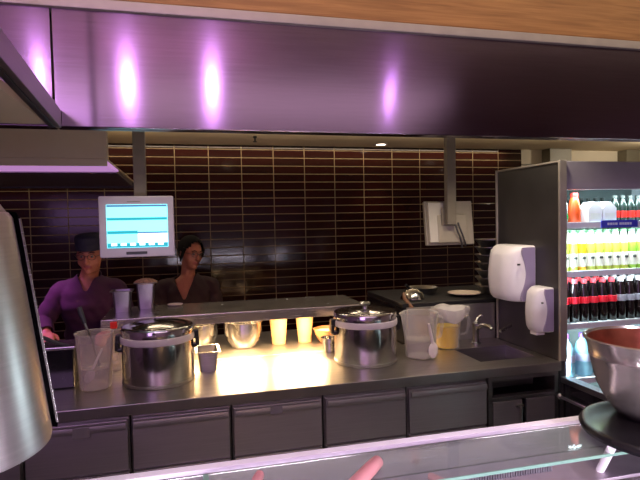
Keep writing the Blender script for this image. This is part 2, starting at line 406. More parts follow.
def cabinet(x0, x1, label, kind, group='steel drawer units under the worktop', sticker=None):
    t = empty('drawer_cabinet' if kind == 'drawers' else 'sink_cabinet', ((x0+x1)/2, 2.45, 0), label, 'cabinet', group)
    g = .007
    if kind == 'drawers':
        MB().box(x0, x1, 2.2, 2.735, .1, .855, .003).build('carcass', 'steel_dark', t)
        tops = [(.637, .836), (.38, .626), (.12, .368)]
        for i, (lo, hi) in enumerate(tops):
            d = MB().box(x0+g, x1-g, 2.181, 2.2, lo, hi, .003).build('drawer', 'drawer_steel', t)
            h = MB()
            h.prism([(x0+g+.006, 2.181, hi-.004), (x0+g+.006, 2.168, hi-.008), (x0+g+.006, 2.165, hi-.022), (x0+g+.006, 2.169, hi-.034), (x0+g+.006, 2.172, hi-.032), (x0+g+.006, 2.172, hi-.022), (x0+g+.006, 2.176, hi-.014), (x0+g+.006, 2.181, hi-.014)], (x1-x0-2*g-.012, 0, 0))
            h.build('drawer_pull', 'drawer_steel', d)
            if sticker and i == 0:
                MB().box(sticker[0], sticker[1], 2.1635, 2.1645, sticker[2], sticker[3]).build('sticker', 'label_grey', d, smooth=False)
    else:
        b = MB()
        b.box(x0, x0+.022, 2.185, 2.735, .1, .855, .003); b.box(x1-.022, x1, 2.185, 2.735, .1, .855, .003)
        b.box(x0, x1, 2.715, 2.735, .1, .74, .002); b.box(x0, x1, 2.185, 2.735, .1, .12, .002)
        b.box(x0, x1, 2.185, 2.225, .735, .753, .002); b.box(x0, x1, 2.185, 2.2, .83, .855, .002)
        b.build('carcass', 'steel_dark', t)
        mid = (x0+x1)/2
        for a, c, hx in ((x0+.024, mid-.012, mid-.03), (mid+.012, x1-.024, mid+.03)):
            d = MB().box(a, c, 2.182, 2.2, .125, .732, .003).build('door', 'drawer_steel', t)
            if hx < mid:
                MB().box(hx-.022, hx+.022, 2.172, 2.182, .70, .712, .002).build('door_handle', 'steel', d)
                MB().tube([(hx, 2.166, .705), (hx, 2.164, .60)], .0065, 8).build('hanging_hook', 'steel', d)
    MB().box(x0, x1, 2.25, 2.7, 0, .1).build('plinth', 'black', t, smooth=False)
    return t
cabinet(-1.02, -.618, 'dark end drawer unit below the hanging steel shade', 'drawers')
cabinet(-.614, -.232, 'drawer unit with a grey sticker, below the clear tub', 'drawers', sticker=(-.435, -.375, .788, .828))
cabinet(-.228, .164, 'plain drawer unit below the left lidded soup kettle', 'drawers')
cabinet(.168, .556, 'drawer unit with a faint sticker below the bright pass', 'drawers', sticker=(.325, .375, .80, .832))
cabinet(.560, .944, 'drawer unit below the right lidded soup kettle', 'drawers')
cabinet(.948, 1.352, 'dark drawer unit below the two plastic jugs', 'drawers')
cabinet(1.356, 1.738, 'sink cabinet with an open dark slot above two doors', 'sink', group=None)
ru = empty('rear_counter_base', (-.1, 3.05, 0), 'steel base of the rear pass counter hidden behind the drawers', 'cabinet')
MB().box(X0, 1.165, 2.755, 3.33, .1, .855, .003).build('base_body', 'steel_dark', ru)
MB().box(X0+.03, 1.16, 2.8, 3.28, 0, .1).build('plinth', 'black', ru, smooth=False)

# black cooking range behind the splashback
rg = empty('cooking_range', (1.65, 3.06, 0), 'black cooking range behind the steel splashback', 'range')
MB().box(1.175, 2.05, 2.755, 3.36, .1, 1.10, .006).build('range_body', 'black_gloss', rg)
MB().box(1.175, 2.05, 2.755, 3.36, 1.10, 1.125, .004).build('hotplate', 'black', rg)
MB().box(1.2, 2.03, 2.8, 3.3, 0, .1).build('plinth', 'black', rg, smooth=False)

# ------------------------------------------------------------------ heated gantry shelf
gs = empty('heated_shelf', (.26, 2.87, .9), 'steel heat-lamp gantry shelf standing on the pass counter', 'heated shelf')
MB().box(-.40, .925, 2.68, 3.075, 1.098, 1.15, .004).build('shelf_top', 'steel', gs)
for x in (-.335, .875):
    for y in (2.705, 3.05):
        MB().box(x-.022, x+.022, y-.02, y+.02, .9, 1.1, .003).build('leg', 'steel', gs)
for x in (-.08, .26, .60):
    h = MB().box(x-.14, x+.14, 2.81, 2.89, 1.085, 1.1, .003).build('heat_lamp', 'steel', gs)
    MB().tube([(x-.125, 2.85, 1.081), (x+.125, 2.85, 1.081)], .006, 10).build('lamp_tube', 'lamp_warm', h)
MB().box(-.356, -.326, 2.672, 2.681, 1.108, 1.14, .002).build('red_switch', 'red', gs)

# ------------------------------------------------------------------ soup kettles
def kettle(cx, cy, label, knob=True):
    t = empty('soup_kettle', (cx, cy, .9), label, 'soup kettle', 'lidded steel soup kettles')
    r = .155
    MB().lathe((cx, cy, .9), [(.13, .001), (r-.012, .001), (r-.012, .008), (r-.003, .012), (r, .02), (r, .155), (r-.001, .168)], 56).build('body', 'steel_kettle', t)
    MB().lathe((cx, cy, .9), [(r-.002, .0), (r+.002, .006), (r+.002, .014), (r-.002, .016)], 56, False, False).build('foot_band', 'steel_dark', t)
    MB().lathe((cx, cy, .9), [(r-.002, .167), (r+.004, .17), (r+.006, .18), (r+.004, .194), (r-.003, .197)], 56, False, False).build('rim_band', 'ring_plastic', t)
    l = MB().lathe((cx, cy, .9), [(r-.004, .194), (r+.001, .197), (r+.001, .222), (r-.002, .228), (r-.014, .232), (r-.03, .228), (r-.045, .231), (.06, .240), (.02, .243)], 56, False, True).build('lid', 'steel_polish', t)
    if knob:
        MB().lathe((cx, cy, 1.143), [(.012, 0), (.012, .008), (.026, .014), (.03, .022), (.02, .03)], 24).build('knob', 'steel_polish', l)
    for s in (-1, 1):
        b = MB()
        ang = 0 if s > 0 else PI
        rot = Matrix.Rotation(ang, 3, 'Z')
        for (x0, x1, y0, y1, z0, z1) in ((r-.004, r+.016, -.025, .025, 1.03, 1.045), (r+.008, r+.026, -.022, .022, 1.035, 1.075), (r-.002, r+.024, -.018, .018, 1.065, 1.10)):
            b.box(x0, x1, y0, y1, z0, z1, .005)
        for v in b.bm.verts: v.co = Matrix.Rotation(ang, 3, 'Z') @ v.co + Vector((cx, cy, 0))
        b.build('side_handle', 'black', t)
    t.scale.z = 1.09
    return t
kettle(-.13, 2.47, 'soup kettle with a dark flat lid beside the clear tub', False)
kettle(.858, 2.492, 'soup kettle with a knobbed lid beside the plastic jugs', True)

# ------------------------------------------------------------------ things under and on the heated shelf
def mixing_bowl(cx, cy, z, r, h, label, group, mat='steel_polish', name='mixing_bowl'):
    t = empty(name, (cx, cy, z), label, 'bowl', group)
    MB().lathe((cx, cy, z), [(r*.55, 0), (r*.64, .002), (r*.86, h*.28), (r*.95, h*.6), (r*.97, h*.97), (r*1.03, h), (r*1.03, h*1.015), (r*.95, h*.99), (r*.92, h*.6), (r*.83, h*.30), (r*.58, h*.06), (.001, h*.05)], 44, True, False).build('bowl_body', mat, t)
    return t
G = 'steel mixing bowls under the heated shelf'
mixing_bowl(.305, 3.0, .9, .112, .145, 'steel mixing bowl left of two cups under the heated shelf', G)
mixing_bowl(.075, 3.08, .9, .10, .135, 'steel bowl just right of the left kettle, under the shelf', G)
def beaker(cx, cy, label):
    t = empty('paper_cup', (cx, cy, .9), label, 'cup', 'tall pale cups under the heated shelf')
    MB().lathe((cx, cy, .9), [(.036, 0), (.038, .001), (.052, .158), (.055, .16), (.055, .165), (.050, .163), (.036, .006), (.001, .005)], 32, True, False).build('cup_body', 'beaker', t)
    return t
beaker(.508, 3.0, 'tall pale cup nearer to the steel bowl')
beaker(.662, 3.0, 'tall pale cup nearer to the brown dish')
eb = empty('brown_dish', (.785, 2.94, .9), 'shallow brown dish behind the small steel cup', 'dish')
MB().lathe((.785, 2.94, .9), [(.04, 0), (.045, .002), (.072, .045), (.08, .078), (.083, .08), (.08, .082), (.07, .05), (.04, .008), (.001, .007)], 32, True, False).build('dish_body', 'earthen', eb)
MB().lathe((.785, 2.94, .966), [(.001, .008), (.04, .006), (.072, 0)], 28, False, False).build('filling', 'plate', eb)
sc_ = empty('steel_cup', (.735, 2.72, .9), 'small steel cup in front of the brown dish', 'cup')
MB().lathe((.735, 2.72, .9), [(.03, 0), (.034, .002), (.042, .07), (.047, .074), (.047, .078), (.041, .075), (.033, .006), (.001, .005)], 32, True, False).build('cup_body', 'steel_polish', sc_)

def gastro(cx, cy, z, w, d, h, label, name='steel_food_pan', group=None, mat='steel_polish', taper=.012):
    t = empty(name, (cx, cy, z), label, 'food pan', group)
    def ring(w_, d_, zz, n=5, rr=.012):
        pts = []
        for sx, sy, a0 in ((1, -1, -90), (1, 1, 0), (-1, 1, 90), (-1, -1, 180)):
            for k in range(n):
                a = math.radians(a0+90*k/(n-1))
                pts.append(Vector((cx+sx*(w_/2-rr)+rr*math.cos(a), cy+sy*(d_/2-rr)+rr*math.sin(a), z+zz)))
        return pts
    b = MB(); q = taper
    b.ring_loft([ring(w-2*q, d-2*q, 0), ring(w-.5*q, d-.5*q, h-.006), ring(w+.016, d+.016, h-.004), ring(w+.018, d+.018, h), ring(w-.006, d-.006, h), ring(w-2*q-.006, d-2*q-.006, .004)], True, True)
    b.build('pan_body', mat, t)
    return t
gastro(-.325, 2.93, 1.15, .095, .095, .11, 'shorter empty steel pot on the left end of the heated shelf', 'steel_pot', 'steel pots on the heated shelf', 'lavender_metal', .009)
t = gastro(-.212, 3.0, 1.15, .10, .10, .14, 'taller steel pot heaped with dry food on the heated shelf', 'steel_pot', 'steel pots on the heated shelf', 'lavender_metal', .012)
b = MB()
b.lathe((-.212, 3.0, 1.283), [(.058, 0), (.058, .008), (.045, .018), (.02, .026), (.003, .028)], 20, True, True, sx=1.05)
for k in range(14):
    a = k*2.4; q = .045*math.sqrt((k+.5)/14)
    b.ball((-.212+q*math.cos(a), 3.0+q*math.sin(a), 1.302-q*.15), (.011, .009, .008), 8)
b.build('food_heap', 'crumbs', t)
pp = MB().lathe((-.062, 3.02, 1.1505), [(.001, 0), (.032, 0), (.042, .007), (.041, .009), (.032, .003), (.001, .003)], 28, False, False).build('paper_plate', 'paper', origin=(-.062, 3.02, 1.1505))
tag(pp, 'small pale saucer on the heated shelf in front of the woman', 'plate')
gastro(.090, 2.60, .9, .10, .15, .095, 'small steel food pan between left kettle and bright counter', mat='steel_dark')

# ------------------------------------------------------------------ left of the counter: tub with ladle, dark pot
tb = empty('clear_tub', (-.39, 2.44, .9), 'tall clear plastic tub holding a ladle, at the left of the counter', 'tub')
MB().lathe((-.39, 2.44, .9), [(.001, .001), (.060, .001), (.064, .006), (.076, .232), (.080, .236), (.080, .242), (.074, .240), (.062, .008)], 36, False, False).build('tub_wall', 'jug_lit', tb)
MB().lathe((-.39, 2.44, .904), [(.001, 0), (.059, 0), (.062, .085), (.001, .088)], 32, False, False).build('liquid', 'milky', tb)
ld = empty('ladle', (-.37, 2.42, .93), 'long-handled black and steel ladle standing in the clear tub', 'ladle')
MB().tube([(-.37, 2.452, .97), (-.398, 2.44, 1.10), (-.425, 2.42, 1.19)], .0055, 8).build('ladle_stem', 'steel_dark', ld)
MB().tube([(-.423, 2.42, 1.185), (-.436, 2.424, 1.225), (-.444, 2.426, 1.255)], [.008, .011, .010], 10).build('ladle_grip', 'rubber', ld)
MB().lathe((-.372, 2.452, .952), [(.001, -.022), (.018, -.016), (.028, .0), (.031, .02), (.028, .02), (.016, -.01), (.001, -.016)], 22, False, False).build('ladle_cup', 'steel', ld)
so = empty('plastic_spoon', (-.40, 2.38, .95), 'pale plastic spoon inside the clear tub at left', 'spoon')
MB().ball((-.408, 2.405, .962), (.020, .006, .032), 14, rot=Matrix.Rotation(math.radians(28), 3, 'Y')).build('spoon_bowl', 'spoon_plastic', so)
MB().tube([(-.398, 2.405, .985), (-.355, 2.405, 1.075)], .005, 8).build('spoon_handle', 'spoon_plastic', so)

dp = empty('dark_pot', (-.545, 2.52, .9), 'dark steel pot with a black handle left of the clear tub', 'pot')
MB().box(-.615, -.478, 2.46, 2.60, .9, 1.075, .008).build('pot_body', 'black_gloss', dp)
b = MB(); b.box(-.622, -.471, 2.453, 2.607, 1.07, 1.084, .004); b.build('pot_rim', 'steel', dp)
MB().tube([(-.66, 2.50, 1.125), (-.60, 2.50, 1.118), (-.545, 2.49, 1.092), (-.50, 2.48, 1.082)], [.008, .009, .008, .005], 10).build('pot_handle', 'rubber', dp)

# ------------------------------------------------------------------ jugs by the sink
def jug(cx, cy, r0, r1, h, label, handle_dir, mat, spout_dir):
    t = empty('plastic_jug', (cx, cy, .9), label, 'jug', 'translucent plastic measuring jugs')
    seg = 40
    prof = [(r0*.9, .001), (r0, .005), (r0+(r1-r0)*.5, h*.5), (r1, h*.93), (r1*1.05, h*.97), (r1*1.05, h), (r1*.97, h*.985), (r0*.93, .008)]
    b = MB(); rings = []
    for r, z in prof:
        row = []
        for i in range(seg):
            a = 2*PI*i/seg
            d = abs((a-spout_dir+PI) % (2*PI)-PI)
            k = max(0, 1-d/.45)*max(0, (z/h-.8)/.2)*.022
            row.append(Vector((cx+(r+k)*math.cos(a), cy+(r+k)*math.sin(a), .9+z)))
        rings.append(row)
    b.ring_loft(rings, True, True); b.build('jug_body', mat, t)
    u = Vector((math.cos(handle_dir), math.sin(handle_dir), 0)); c = Vector((cx, cy, .9))
    MB().tube([c+u*(r1*.98)+Vector((0, 0, h*.88)), c+u*(r1+.03)+Vector((0, 0, h*.87)), c+u*(r1+.04)+Vector((0, 0, h*.72)), c+u*(r1+.028)+Vector((0, 0, h*.42)), c+u*(r0*1.06)+Vector((0, 0, h*.35))], [.007, .008, .008, .007, .006], 10).build('jug_handle', mat, t)
    return t
j1 = jug(1.145, 2.47, .074, .088, .228, 'larger jug of cloudy water with a white spoon, by the right kettle', 0.05, 'jug_plastic', PI)
MB().lathe((1.145, 2.47, .906), [(.001, 0), (.068, 0), (.073, .085), (.001, .086)], 36, False, False).build('water', 'milky', j1)
so = empty('white_serving_spoon', (1.17, 2.40, .92), 'white serving spoon standing against the larger plastic jug', 'spoon')
MB().ball((1.172, 2.378, .952), (.026, .008, .040), 16).build('spoon_bowl', 'spoon_plastic', so)
MB().tube([(1.17, 2.380, .985), (1.155, 2.378, 1.06), (1.148, 2.376, 1.085)], [.009, .007, .006], 8).build('spoon_handle', 'spoon_plastic', so)
j2 = jug(1.365, 2.60, .062, .076, .205, 'smaller jug of yellow oil draped with cling film', -.5, 'jug_clear', PI*.9)
MB().lathe((1.365, 2.60, .906), [(.001, 0), (.056, 0), (.066, .115), (.001, .116)], 32, False, False).build('oil', 'oil', j2)
b = MB()
rings = []
for r, z in ((.083, -.045), (.088, -.02), (.089, .0), (.086, .012), (.06, .022), (.03, .026), (.004, .022)):
    row = []
    for i in range(36):
        a = 2*PI*i/36
        k = 1+.06*math.sin(5*a+1)+.04*math.sin(11*a)
        ext = .045*max(0, math.cos(a+.25))**4
        dz = -.018*math.sin(3*a)*(1 if z < 0 else .4)
        row.append(Vector((1.365+(r*k+ext*(r/.09))*math.cos(a), 2.60+(r*k)*math.sin(a), 1.105+z+dz*(r/.09))))
    rings.append(row)
b.ring_loft(rings, False, True); b.build('cling_film', 'wrap', j2)

# faucet
fc = empty('sink_faucet', (1.555, 2.63, .9), 'small chrome mixer tap behind the sink bowl', 'faucet')
MB().lathe((1.555, 2.63, .9), [(.028, 0), (.028, .006), (.018, .012), (.017, .085), (.02, .09), (.02, .115), (.012, .122)], 20).build('tap_body', 'steel_dark', fc)
MB().tube([(1.555, 2.62, .99), (1.565, 2.57, 1.015), (1.575, 2.52, 1.015), (1.578, 2.505, 1.0)], [.012, .011, .010, .010], 10).build('spout', 'steel', fc)
MB().tube([(1.555, 2.63, 1.02), (1.575, 2.64, 1.045), (1.60, 2.64, 1.052)], [.008, .007, .009], 8).build('lever', 'steel', fc)
wp = empty('wall_spout', (1.735, 2.56, .985), 'short steel outlet pipe on the partition beside the sink', 'pipe')
MB().tube([(1.745, 2.58, 1.0), (1.70, 2.57, .985), (1.665, 2.56, .975)], .010, 10).build('pipe_body', 'steel', wp)

# ------------------------------------------------------------------ things on the range
pl = MB().lathe((1.655, 2.93, 1.1262), [(.001, 0), (.05, 0), (.085, .012), (.10, .016), (.10, .019), (.082, .016), (.05, .005), (.001, .005)], 36, False, False).build('serving_plate', 'plate', origin=(1.655, 2.93, 1.1262))
tag(pl, 'cream oval plate lying on the black range', 'plate')
sl = empty('steel_ladle', (1.24, 2.9, 1.127), 'shiny steel scoop with a wooden handle on the range', 'ladle')
b = MB(); b.lathe((1.30, 2.90, 1.13), [(.001, .06), (.03, .055), (.055, .035), (.068, .0), (.064, -.001), (.05, .03), (.028, .048), (.001, .053)], 28, False, False, sx=1.1); b.build('scoop', 'steel_polish', sl)
MB().tube([(1.235, 2.88, 1.165), (1.205, 2.80, 1.15), (1.225, 2.735, 1.10)], [.008, .010, .010], 10).build('scoop_handle', 'wood_handle', sl)
fp = empty('frying_pan', (1.47, 3.13, 1.127), 'dark frying pan on the range behind the scoop and plate', 'pan')
MB().lathe((1.47, 3.13, 1.1262), [(.001, 0), (.08, 0), (.10, .035), (.102, .036), (.095, .032), (.076, .005), (.001, .005)], 36, False, False).build('pan_body', 'steel_dark', fp)
MB().tube([(1.39, 3.08, 1.155), (1.34, 3.03, 1.168), (1.30, 3.0, 1.20)], .008, 8).build('pan_handle', 'black', fp)

# stacked dark bowls beside the partition
for k in range(7):
    z = 1.1265+k*.047
    o = MB().lathe((1.85, 2.93, z), [(.001, 0), (.06, 0), (.095, .05), (.104, .055), (.104, .059), (.094, .056), (.058, .006), (.001, .006)], 32, False, False).build('dark_bowl', 'steel_dark', origin=(1.85, 2.93, z))
    if k in (0, 6):
        tag(o, ('lowest' if k == 0 else 'topmost') + ' dark steel bowl of the stack behind the steel partition', 'bowl', 'stack of dark steel bowls')
    else:
        tag(o, ['', 'second', 'third', 'fourth', 'fifth', 'sixth'][k] + ' dark steel bowl up from the range in the stack behind the partition', 'bowl', 'stack of dark steel bowls')

# ------------------------------------------------------------------ partition with dispensers
pt = empty('steel_partition', (1.76, 2.44, 0), 'dark steel partition between the sink and the drinks fridge', 'partition')
MB().box(1.745, 1.775, 2.185, 2.70, .02, 1.86, .002).build('partition_sheet', 'panel_dark', pt)
b = MB(); b.box(1.740, 1.779, 2.172, 2.187, .9, 1.868, .002); b.build('front_edge_trim', 'panel_edge', pt)
MB().box(1.740, 1.779, 2.187, 2.70, 1.858, 1.868, .002).build('upper_edge_trim', 'panel_edge', pt)
MB().box(1.738, 1.779, 2.70, 2.712, .9, 1.868, .002).build('rear_edge_trim', 'panel_edge', pt)

def dispenser(name, yc, w, z0, z1, dep, label):
    """rounded body on the partition's sink face; front shell bulges towards -x"""
    t = empty(name, (1.745, yc, z0), label, 'dispenser')
    xw = 1.7445; h = z1-z0
    n = 18
    def profile(k):    # depth at height fraction
        return dep*(.80+.20*math.sin(PI*min(1, .15+.8*k))) * (1-.28*max(0, (k-.86)/.14)**2) * (1-.12*max(0, (.12-k)/.12))
    def ring(k, ya, yb, sh=1.0):
        d = profile(k)*sh; zz = z0+h*k; pts = []
        m = 14
        for i in range(m+1):
            u = -1+2*i/m
            y = (ya+yb)/2+u*(yb-ya)/2
            x = xw-d*(1-abs(u)**4*.55)
            pts.append(Vector((x, y, zz)))
        pts.append(Vector((xw, yb, zz))); pts.append(Vector((xw, ya, zz)))
        return pts
    b = MB()
    ks = [0, .015, .05, .12, .25, .4, .55, .7, .82, .9, .96, .99, 1.0]
    rings = []
    for k in ks:
        inset = .06*w if k in (0, 1.0) else (.02*w if k in (.015, .99) else 0)
        rings.append(ring(k, yc-w/2+inset, yc+w/2-inset, .9 if k in (0, 1.0) else 1))
    b.ring_loft(rings); b.build('cover', 'white_plastic', t)
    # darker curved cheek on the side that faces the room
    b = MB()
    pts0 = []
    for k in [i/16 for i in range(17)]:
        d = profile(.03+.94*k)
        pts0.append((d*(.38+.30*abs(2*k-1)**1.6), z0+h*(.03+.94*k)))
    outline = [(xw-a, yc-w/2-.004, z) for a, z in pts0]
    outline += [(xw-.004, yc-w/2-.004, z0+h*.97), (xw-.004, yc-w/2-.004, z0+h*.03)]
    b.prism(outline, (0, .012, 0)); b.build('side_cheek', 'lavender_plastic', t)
    x = xw-dep*.97
    MB().box(xw-dep*.70, xw-dep*.60, yc-w/2-.0035, yc-w/2+.004, z0+h*.66, z0+h*.69, .001).build('emblem', 'cable', t)
    return t
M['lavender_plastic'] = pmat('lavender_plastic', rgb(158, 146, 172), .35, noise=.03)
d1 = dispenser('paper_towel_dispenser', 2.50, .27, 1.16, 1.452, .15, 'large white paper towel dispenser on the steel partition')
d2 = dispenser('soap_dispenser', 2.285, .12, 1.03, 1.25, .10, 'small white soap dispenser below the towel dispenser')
MB().box(1.67, 1.72, 2.26, 2.31, 1.012, 1.032, .004).build('soap_nozzle', 'white_plastic', d2)

# ------------------------------------------------------------------ drinks fridge
FX0, FX1, FY0, FY1 = 1.78, 2.72, 2.2, 2.745
fr = empty('drinks_fridge', (2.25, 2.53, 0), 'bright open-fronted drinks fridge beyond the partition', 'fridge')
b = MB()
b.box(FX0, FX0+.018, FY0, FY1, .1, 1.86, .003); b.box(FX1-.04, FX1, FY0, FY1, .1, 1.86, .003)
b.box(FX0, FX1, FY1-.04, FY1, .1, 1.86, .003); b.box(FX0, FX1, FY0+.02, FY1, 1.80, 1.86, .003); b.box(FX0, FX1, FY0, FY1, .1, .3, .003)
b.build('cabinet_shell', 'fridge_grey', fr)
MB().box(FX0+.018, FX1-.04, FY1-.05, FY1-.04, .3, 1.80).build('back_liner', 'fridge_back', fr, smooth=False)
MB().box(FX0+.018, FX0+.022, FY0+.02, FY1-.05, .3, 1.80).build('side_liner', 'fridge_white', fr, smooth=False)
MB().box(FX1-.046, FX1-.04, FY0+.02, FY1-.05, .3, 1.80).build('side_liner', 'fridge_white', fr, smooth=False)
MB().box(FX0, FX1, FY0-.015, FY0+.03, 1.728, 1.865, .004).build('header_panel', 'fridge_grey', fr)
MB().box(FX0+.03, FX1-.03, FY0+.05, FY1, 0, .1).build('plinth', 'black', fr, smooth=False)
SZ = [1.565, 1.325, 1.066, .79]
for i, z in enumerate(SZ):
    s = MB().box(FX0+.0225, FX1-.047, FY0+.02, FY1-.052, z-.022, z-.004, .002).build('shelf', 'fridge_white', fr)
    MB().box(FX0+.0225, FX1-.047, FY0+.008, FY0+.02, z-.026, z+.004, .002).build('price_rail', 'fridge_white', s)
    if i == 0:
        bl = MB().box(2.005, 2.225, FY0+.004, FY0+.0085, z-.026, z+.010).build('price_label', 'blue_label', s, smooth=False)
        b = MB()
        for x0, x1 in ((2.04, 2.052), (2.056, 2.07), (2.074, 2.082), (2.086, 2.10), (2.112, 2.126), (2.13, 2.138), (2.142, 2.156), (2.16, 2.17), (2.174, 2.186)):
            b.box(x0, x1, FY0+.0025, FY0+.005, z-.014, z-.002)
        b.build('label_print', 'print_white', bl, smooth=False)

def bottle_proto(name, prof, r, parts, cat):
    """prof: body profile; parts: list of (part name, profile, material)"""
    t = empty(name, (0, 0, 0), name.replace('_', ' '), cat)
    for pn, pr, mat in parts:
        MB().lathe((0, 0, 0), pr, 18, True, True).build(pn, mat, t)
    return t
def mcol(nm, r, g, b_, rough=.25, **k):
    if nm not in M: M[nm] = pmat(nm, rgb(r, g, b_), rough, noise=.05, **k)
    return nm
mcol('juice', 196, 206, 84); mcol('clear_neck', 225, 236, 220); mcol('juice_green', 150, 196, 70); mcol('juice_orange', 236, 178, 40); mcol('juice_label', 236, 238, 222, .5)
mcol('juice_cap', 84, 130, 96); mcol('cola', 20, 12, 12, .12); mcol('cola_cap', 206, 60, 70, .4); mcol('cola_cap_white', 214, 214, 218, .4); mcol('cola_label', 214, 24, 44, .45); mcol('cola_label_grey', 150, 150, 160, .45)
mcol('water_blue', 150, 205, 222); mcol('purple_cap', 96, 52, 140, .4); mcol('orange_bottle', 226, 84, 36); mcol('red_bottle', 190, 48, 40)
mcol('tub_white', 240, 240, 236, .4); mcol('green_mark', 30, 150, 70, .4); mcol('bottle_glass', 34, 46, 40, .25); mcol('dark_cap', 60, 66, 62, .4); mcol('pale_bottle', 190, 225, 215, .2)

def body_prof(r, h, neck=.012, sh=.62):
    return [(r*.9, 0), (r, .006), (r, h*sh), (r*.92, h*(sh+.07)), (neck*1.2, h*.86), (neck, h*.90), (neck, h*.95)]
def juice(mat, label, hh=.205):
    t = empty('juice_bottle', (0, 0, 0), label, 'bottle', 'juice bottles on the middle fridge shelf')
    MB().lathe((0, 0, 0), [(.0216, 0), (.024, .006), (.024, hh*.62), (.0228, hh*.68)], 18).build('bottle_body', mat, t)
    MB().lathe((0, 0, 0), [(.0229, hh*.675), (.021, hh*.73), (.0145, hh*.86), (.0125, hh*.90), (.0125, hh*.95)], 18).build('bottle_neck', 'clear_neck', t)
    MB().lathe((0, 0, 0), [(.0235, .022), (.0248, .023), (.0248, .088), (.0235, .089)], 18, False, False).build('label_sleeve', 'juice_label', t)
    b = MB(); b.lathe((0, -.0185, .066), [(.010, -.006), (.012, 0), (.010, .006)], 12)
    b.build('label_motif', 'dark_cap', t)
    MB().lathe((0, 0, 0), [(.0135, hh*.94), (.0145, hh*.945), (.0145, hh), (.012, hh*1.005)], 14).build('bottle_cap', 'juice_cap', t)
    return t
def put(proto, first, x, y, z, label, group=None, used={}):
    o = proto if proto.name not in used else copy_tree(proto)
    used[proto.name] = 1
    o.location = (x, y, z); o['label'] = label
    if group: o['group'] = group
    return o
P1 = juice('juice', 'x'); P2 = juice('juice_orange', 'x'); P3 = juice('juice_green', 'x')
xs = [1.842+.0515*k for k in range(14)]
ordn = ['first', 'second', 'third', 'fourth', 'fifth', 'sixth', 'seventh', 'eighth', 'ninth', 'tenth', 'eleventh', 'twelfth', 'thirteenth', 'fourteenth']
for k, x in enumerate(xs):
    if x > 2.40: break
    p = P2 if k == 2 else (P3 if k in (8, 9) else P1)
    colr = 'orange-yellow' if k == 2 else ('green' if k in (8, 9) else 'pale yellow')
    put(p, 0, x, 2.275, SZ[1]-.0035, '%s juice bottle, %s from the left in the front row of the middle shelf' % (colr, ordn[k]))
for k, x in enumerate(xs):
    if x > 2.40: break
    put(P1, 0, x+.024, 2.345, SZ[1]-.0035, 'pale juice bottle, %s from the left in the second row of the middle shelf' % ordn[k])
def cola(capm, labm):
    t = empty('cola_bottle', (0, 0, 0), 'x', 'bottle', 'dark cola bottles on the lower fridge shelf')
    hh = .215
    MB().lathe((0, 0, 0), [(.024, 0), (.0265, .006), (.0265, .06), (.0235, .085), (.0265, .115), (.026, .135), (.0135, .185), (.012, .2)], 18).build('bottle_body', 'cola', t)
    MB().lathe((0, 0, 0), [(.0262, .096), (.0274, .097), (.0274, .128), (.0262, .129)], 18, False, False).build('label_sleeve', labm, t)
    MB().lathe((0, 0, 0), [(.0138, .196), (.015, .197), (.015, .217), (.012, .219)], 14).build('bottle_cap', capm, t)
    return t
C1 = cola('cola_cap', 'cola_label'); C2 = cola('cola_cap_white', 'cola_label_grey')
for k in range(10):
    x = 1.842+.0565*k
    p = C2 if k >= 6 else C1
    put(p, 0, x, 2.27, SZ[2]-.0035, '%s cola bottle, %s from the left in the front row' % ('grey-labelled dark' if k >= 6 else 'red-labelled dark', ordn[k]))
for k in range(9):
    x = 1.872+.0565*k
    put(C2 if k >= 5 else C1, 0, x, 2.345, SZ[2]-.0035, 'dark cola bottle with %s cap, %s from the left in the second row' % ('pale' if k >= 5 else 'red', ordn[k]))
# top shelf
z = SZ[0]-.0035
t = empty('green_marked_bottle', (1.836, 2.28, z), 'pale bottle with a round green mark at the left of the top shelf', 'bottle')
MB().lathe((1.836, 2.28, z), [(.024, 0), (.027, .005), (.027, .10), (.012, .13), (.011, .145)], 20).build('bottle_body', 'pale_bottle', t)
MB().lathe((1.836, 2.28, z), [(.012, .142), (.013, .143), (.013, .158), (.010, .16)], 14).build('bottle_cap', 'dark_cap', t)
b = MB(); b.ball((1.838, 2.254, z+.035), (.016, .004, .017), 14); b.build('round_mark', 'green_mark', t)
t = empty('orange_bottle', (1.905, 2.275, z), 'orange-red drink bottle left of the white tubs on the top shelf', 'bottle')
MB().lathe((1.905, 2.275, z), [(.028, 0), (.031, .006), (.030, .07), (.024, .11), (.018, .128), (.016, .135)], 20).build('bottle_body', 'orange_bottle', t)
MB().lathe((1.905, 2.275, z), [(.017, .132), (.019, .133), (.019, .153), (.016, .155)], 16).build('bottle_cap', 'red_bottle', t)
MB().lathe((1.905, 2.275, z), [(.0305, .022), (.0318, .023), (.0316, .05), (.030, .051)], 20, False, False).build('label_sleeve', 'orange_label', t) if False else None
for k, x in enumerate((2.0, 2.085)):
    t = empty('white_carton', (x, 2.275, z), 'white peaked carton on the top fridge shelf, %s the orange bottle' % ('beside' if k == 0 else 'second from'), 'carton', 'white peaked cartons on the top shelf')
    w = .041
    b = MB(); d = .038
    out = [(x-w, 2.275-d, z), (x+w, 2.275-d, z), (x+w, 2.275-d, z+.075), (x+.008, 2.275-d, z+.108), (x-.008, 2.275-d, z+.108), (x-w, 2.275-d, z+.075)]
    b.prism(out, (0, 2*d, 0)); b.build('carton_body', 'tub_white', t, smooth=False)
    MB().box(x-.03, x+.03, 2.275-d-.0015, 2.275-d, z+.02, z+.05).build('carton_print', 'juice_label', t, smooth=False)
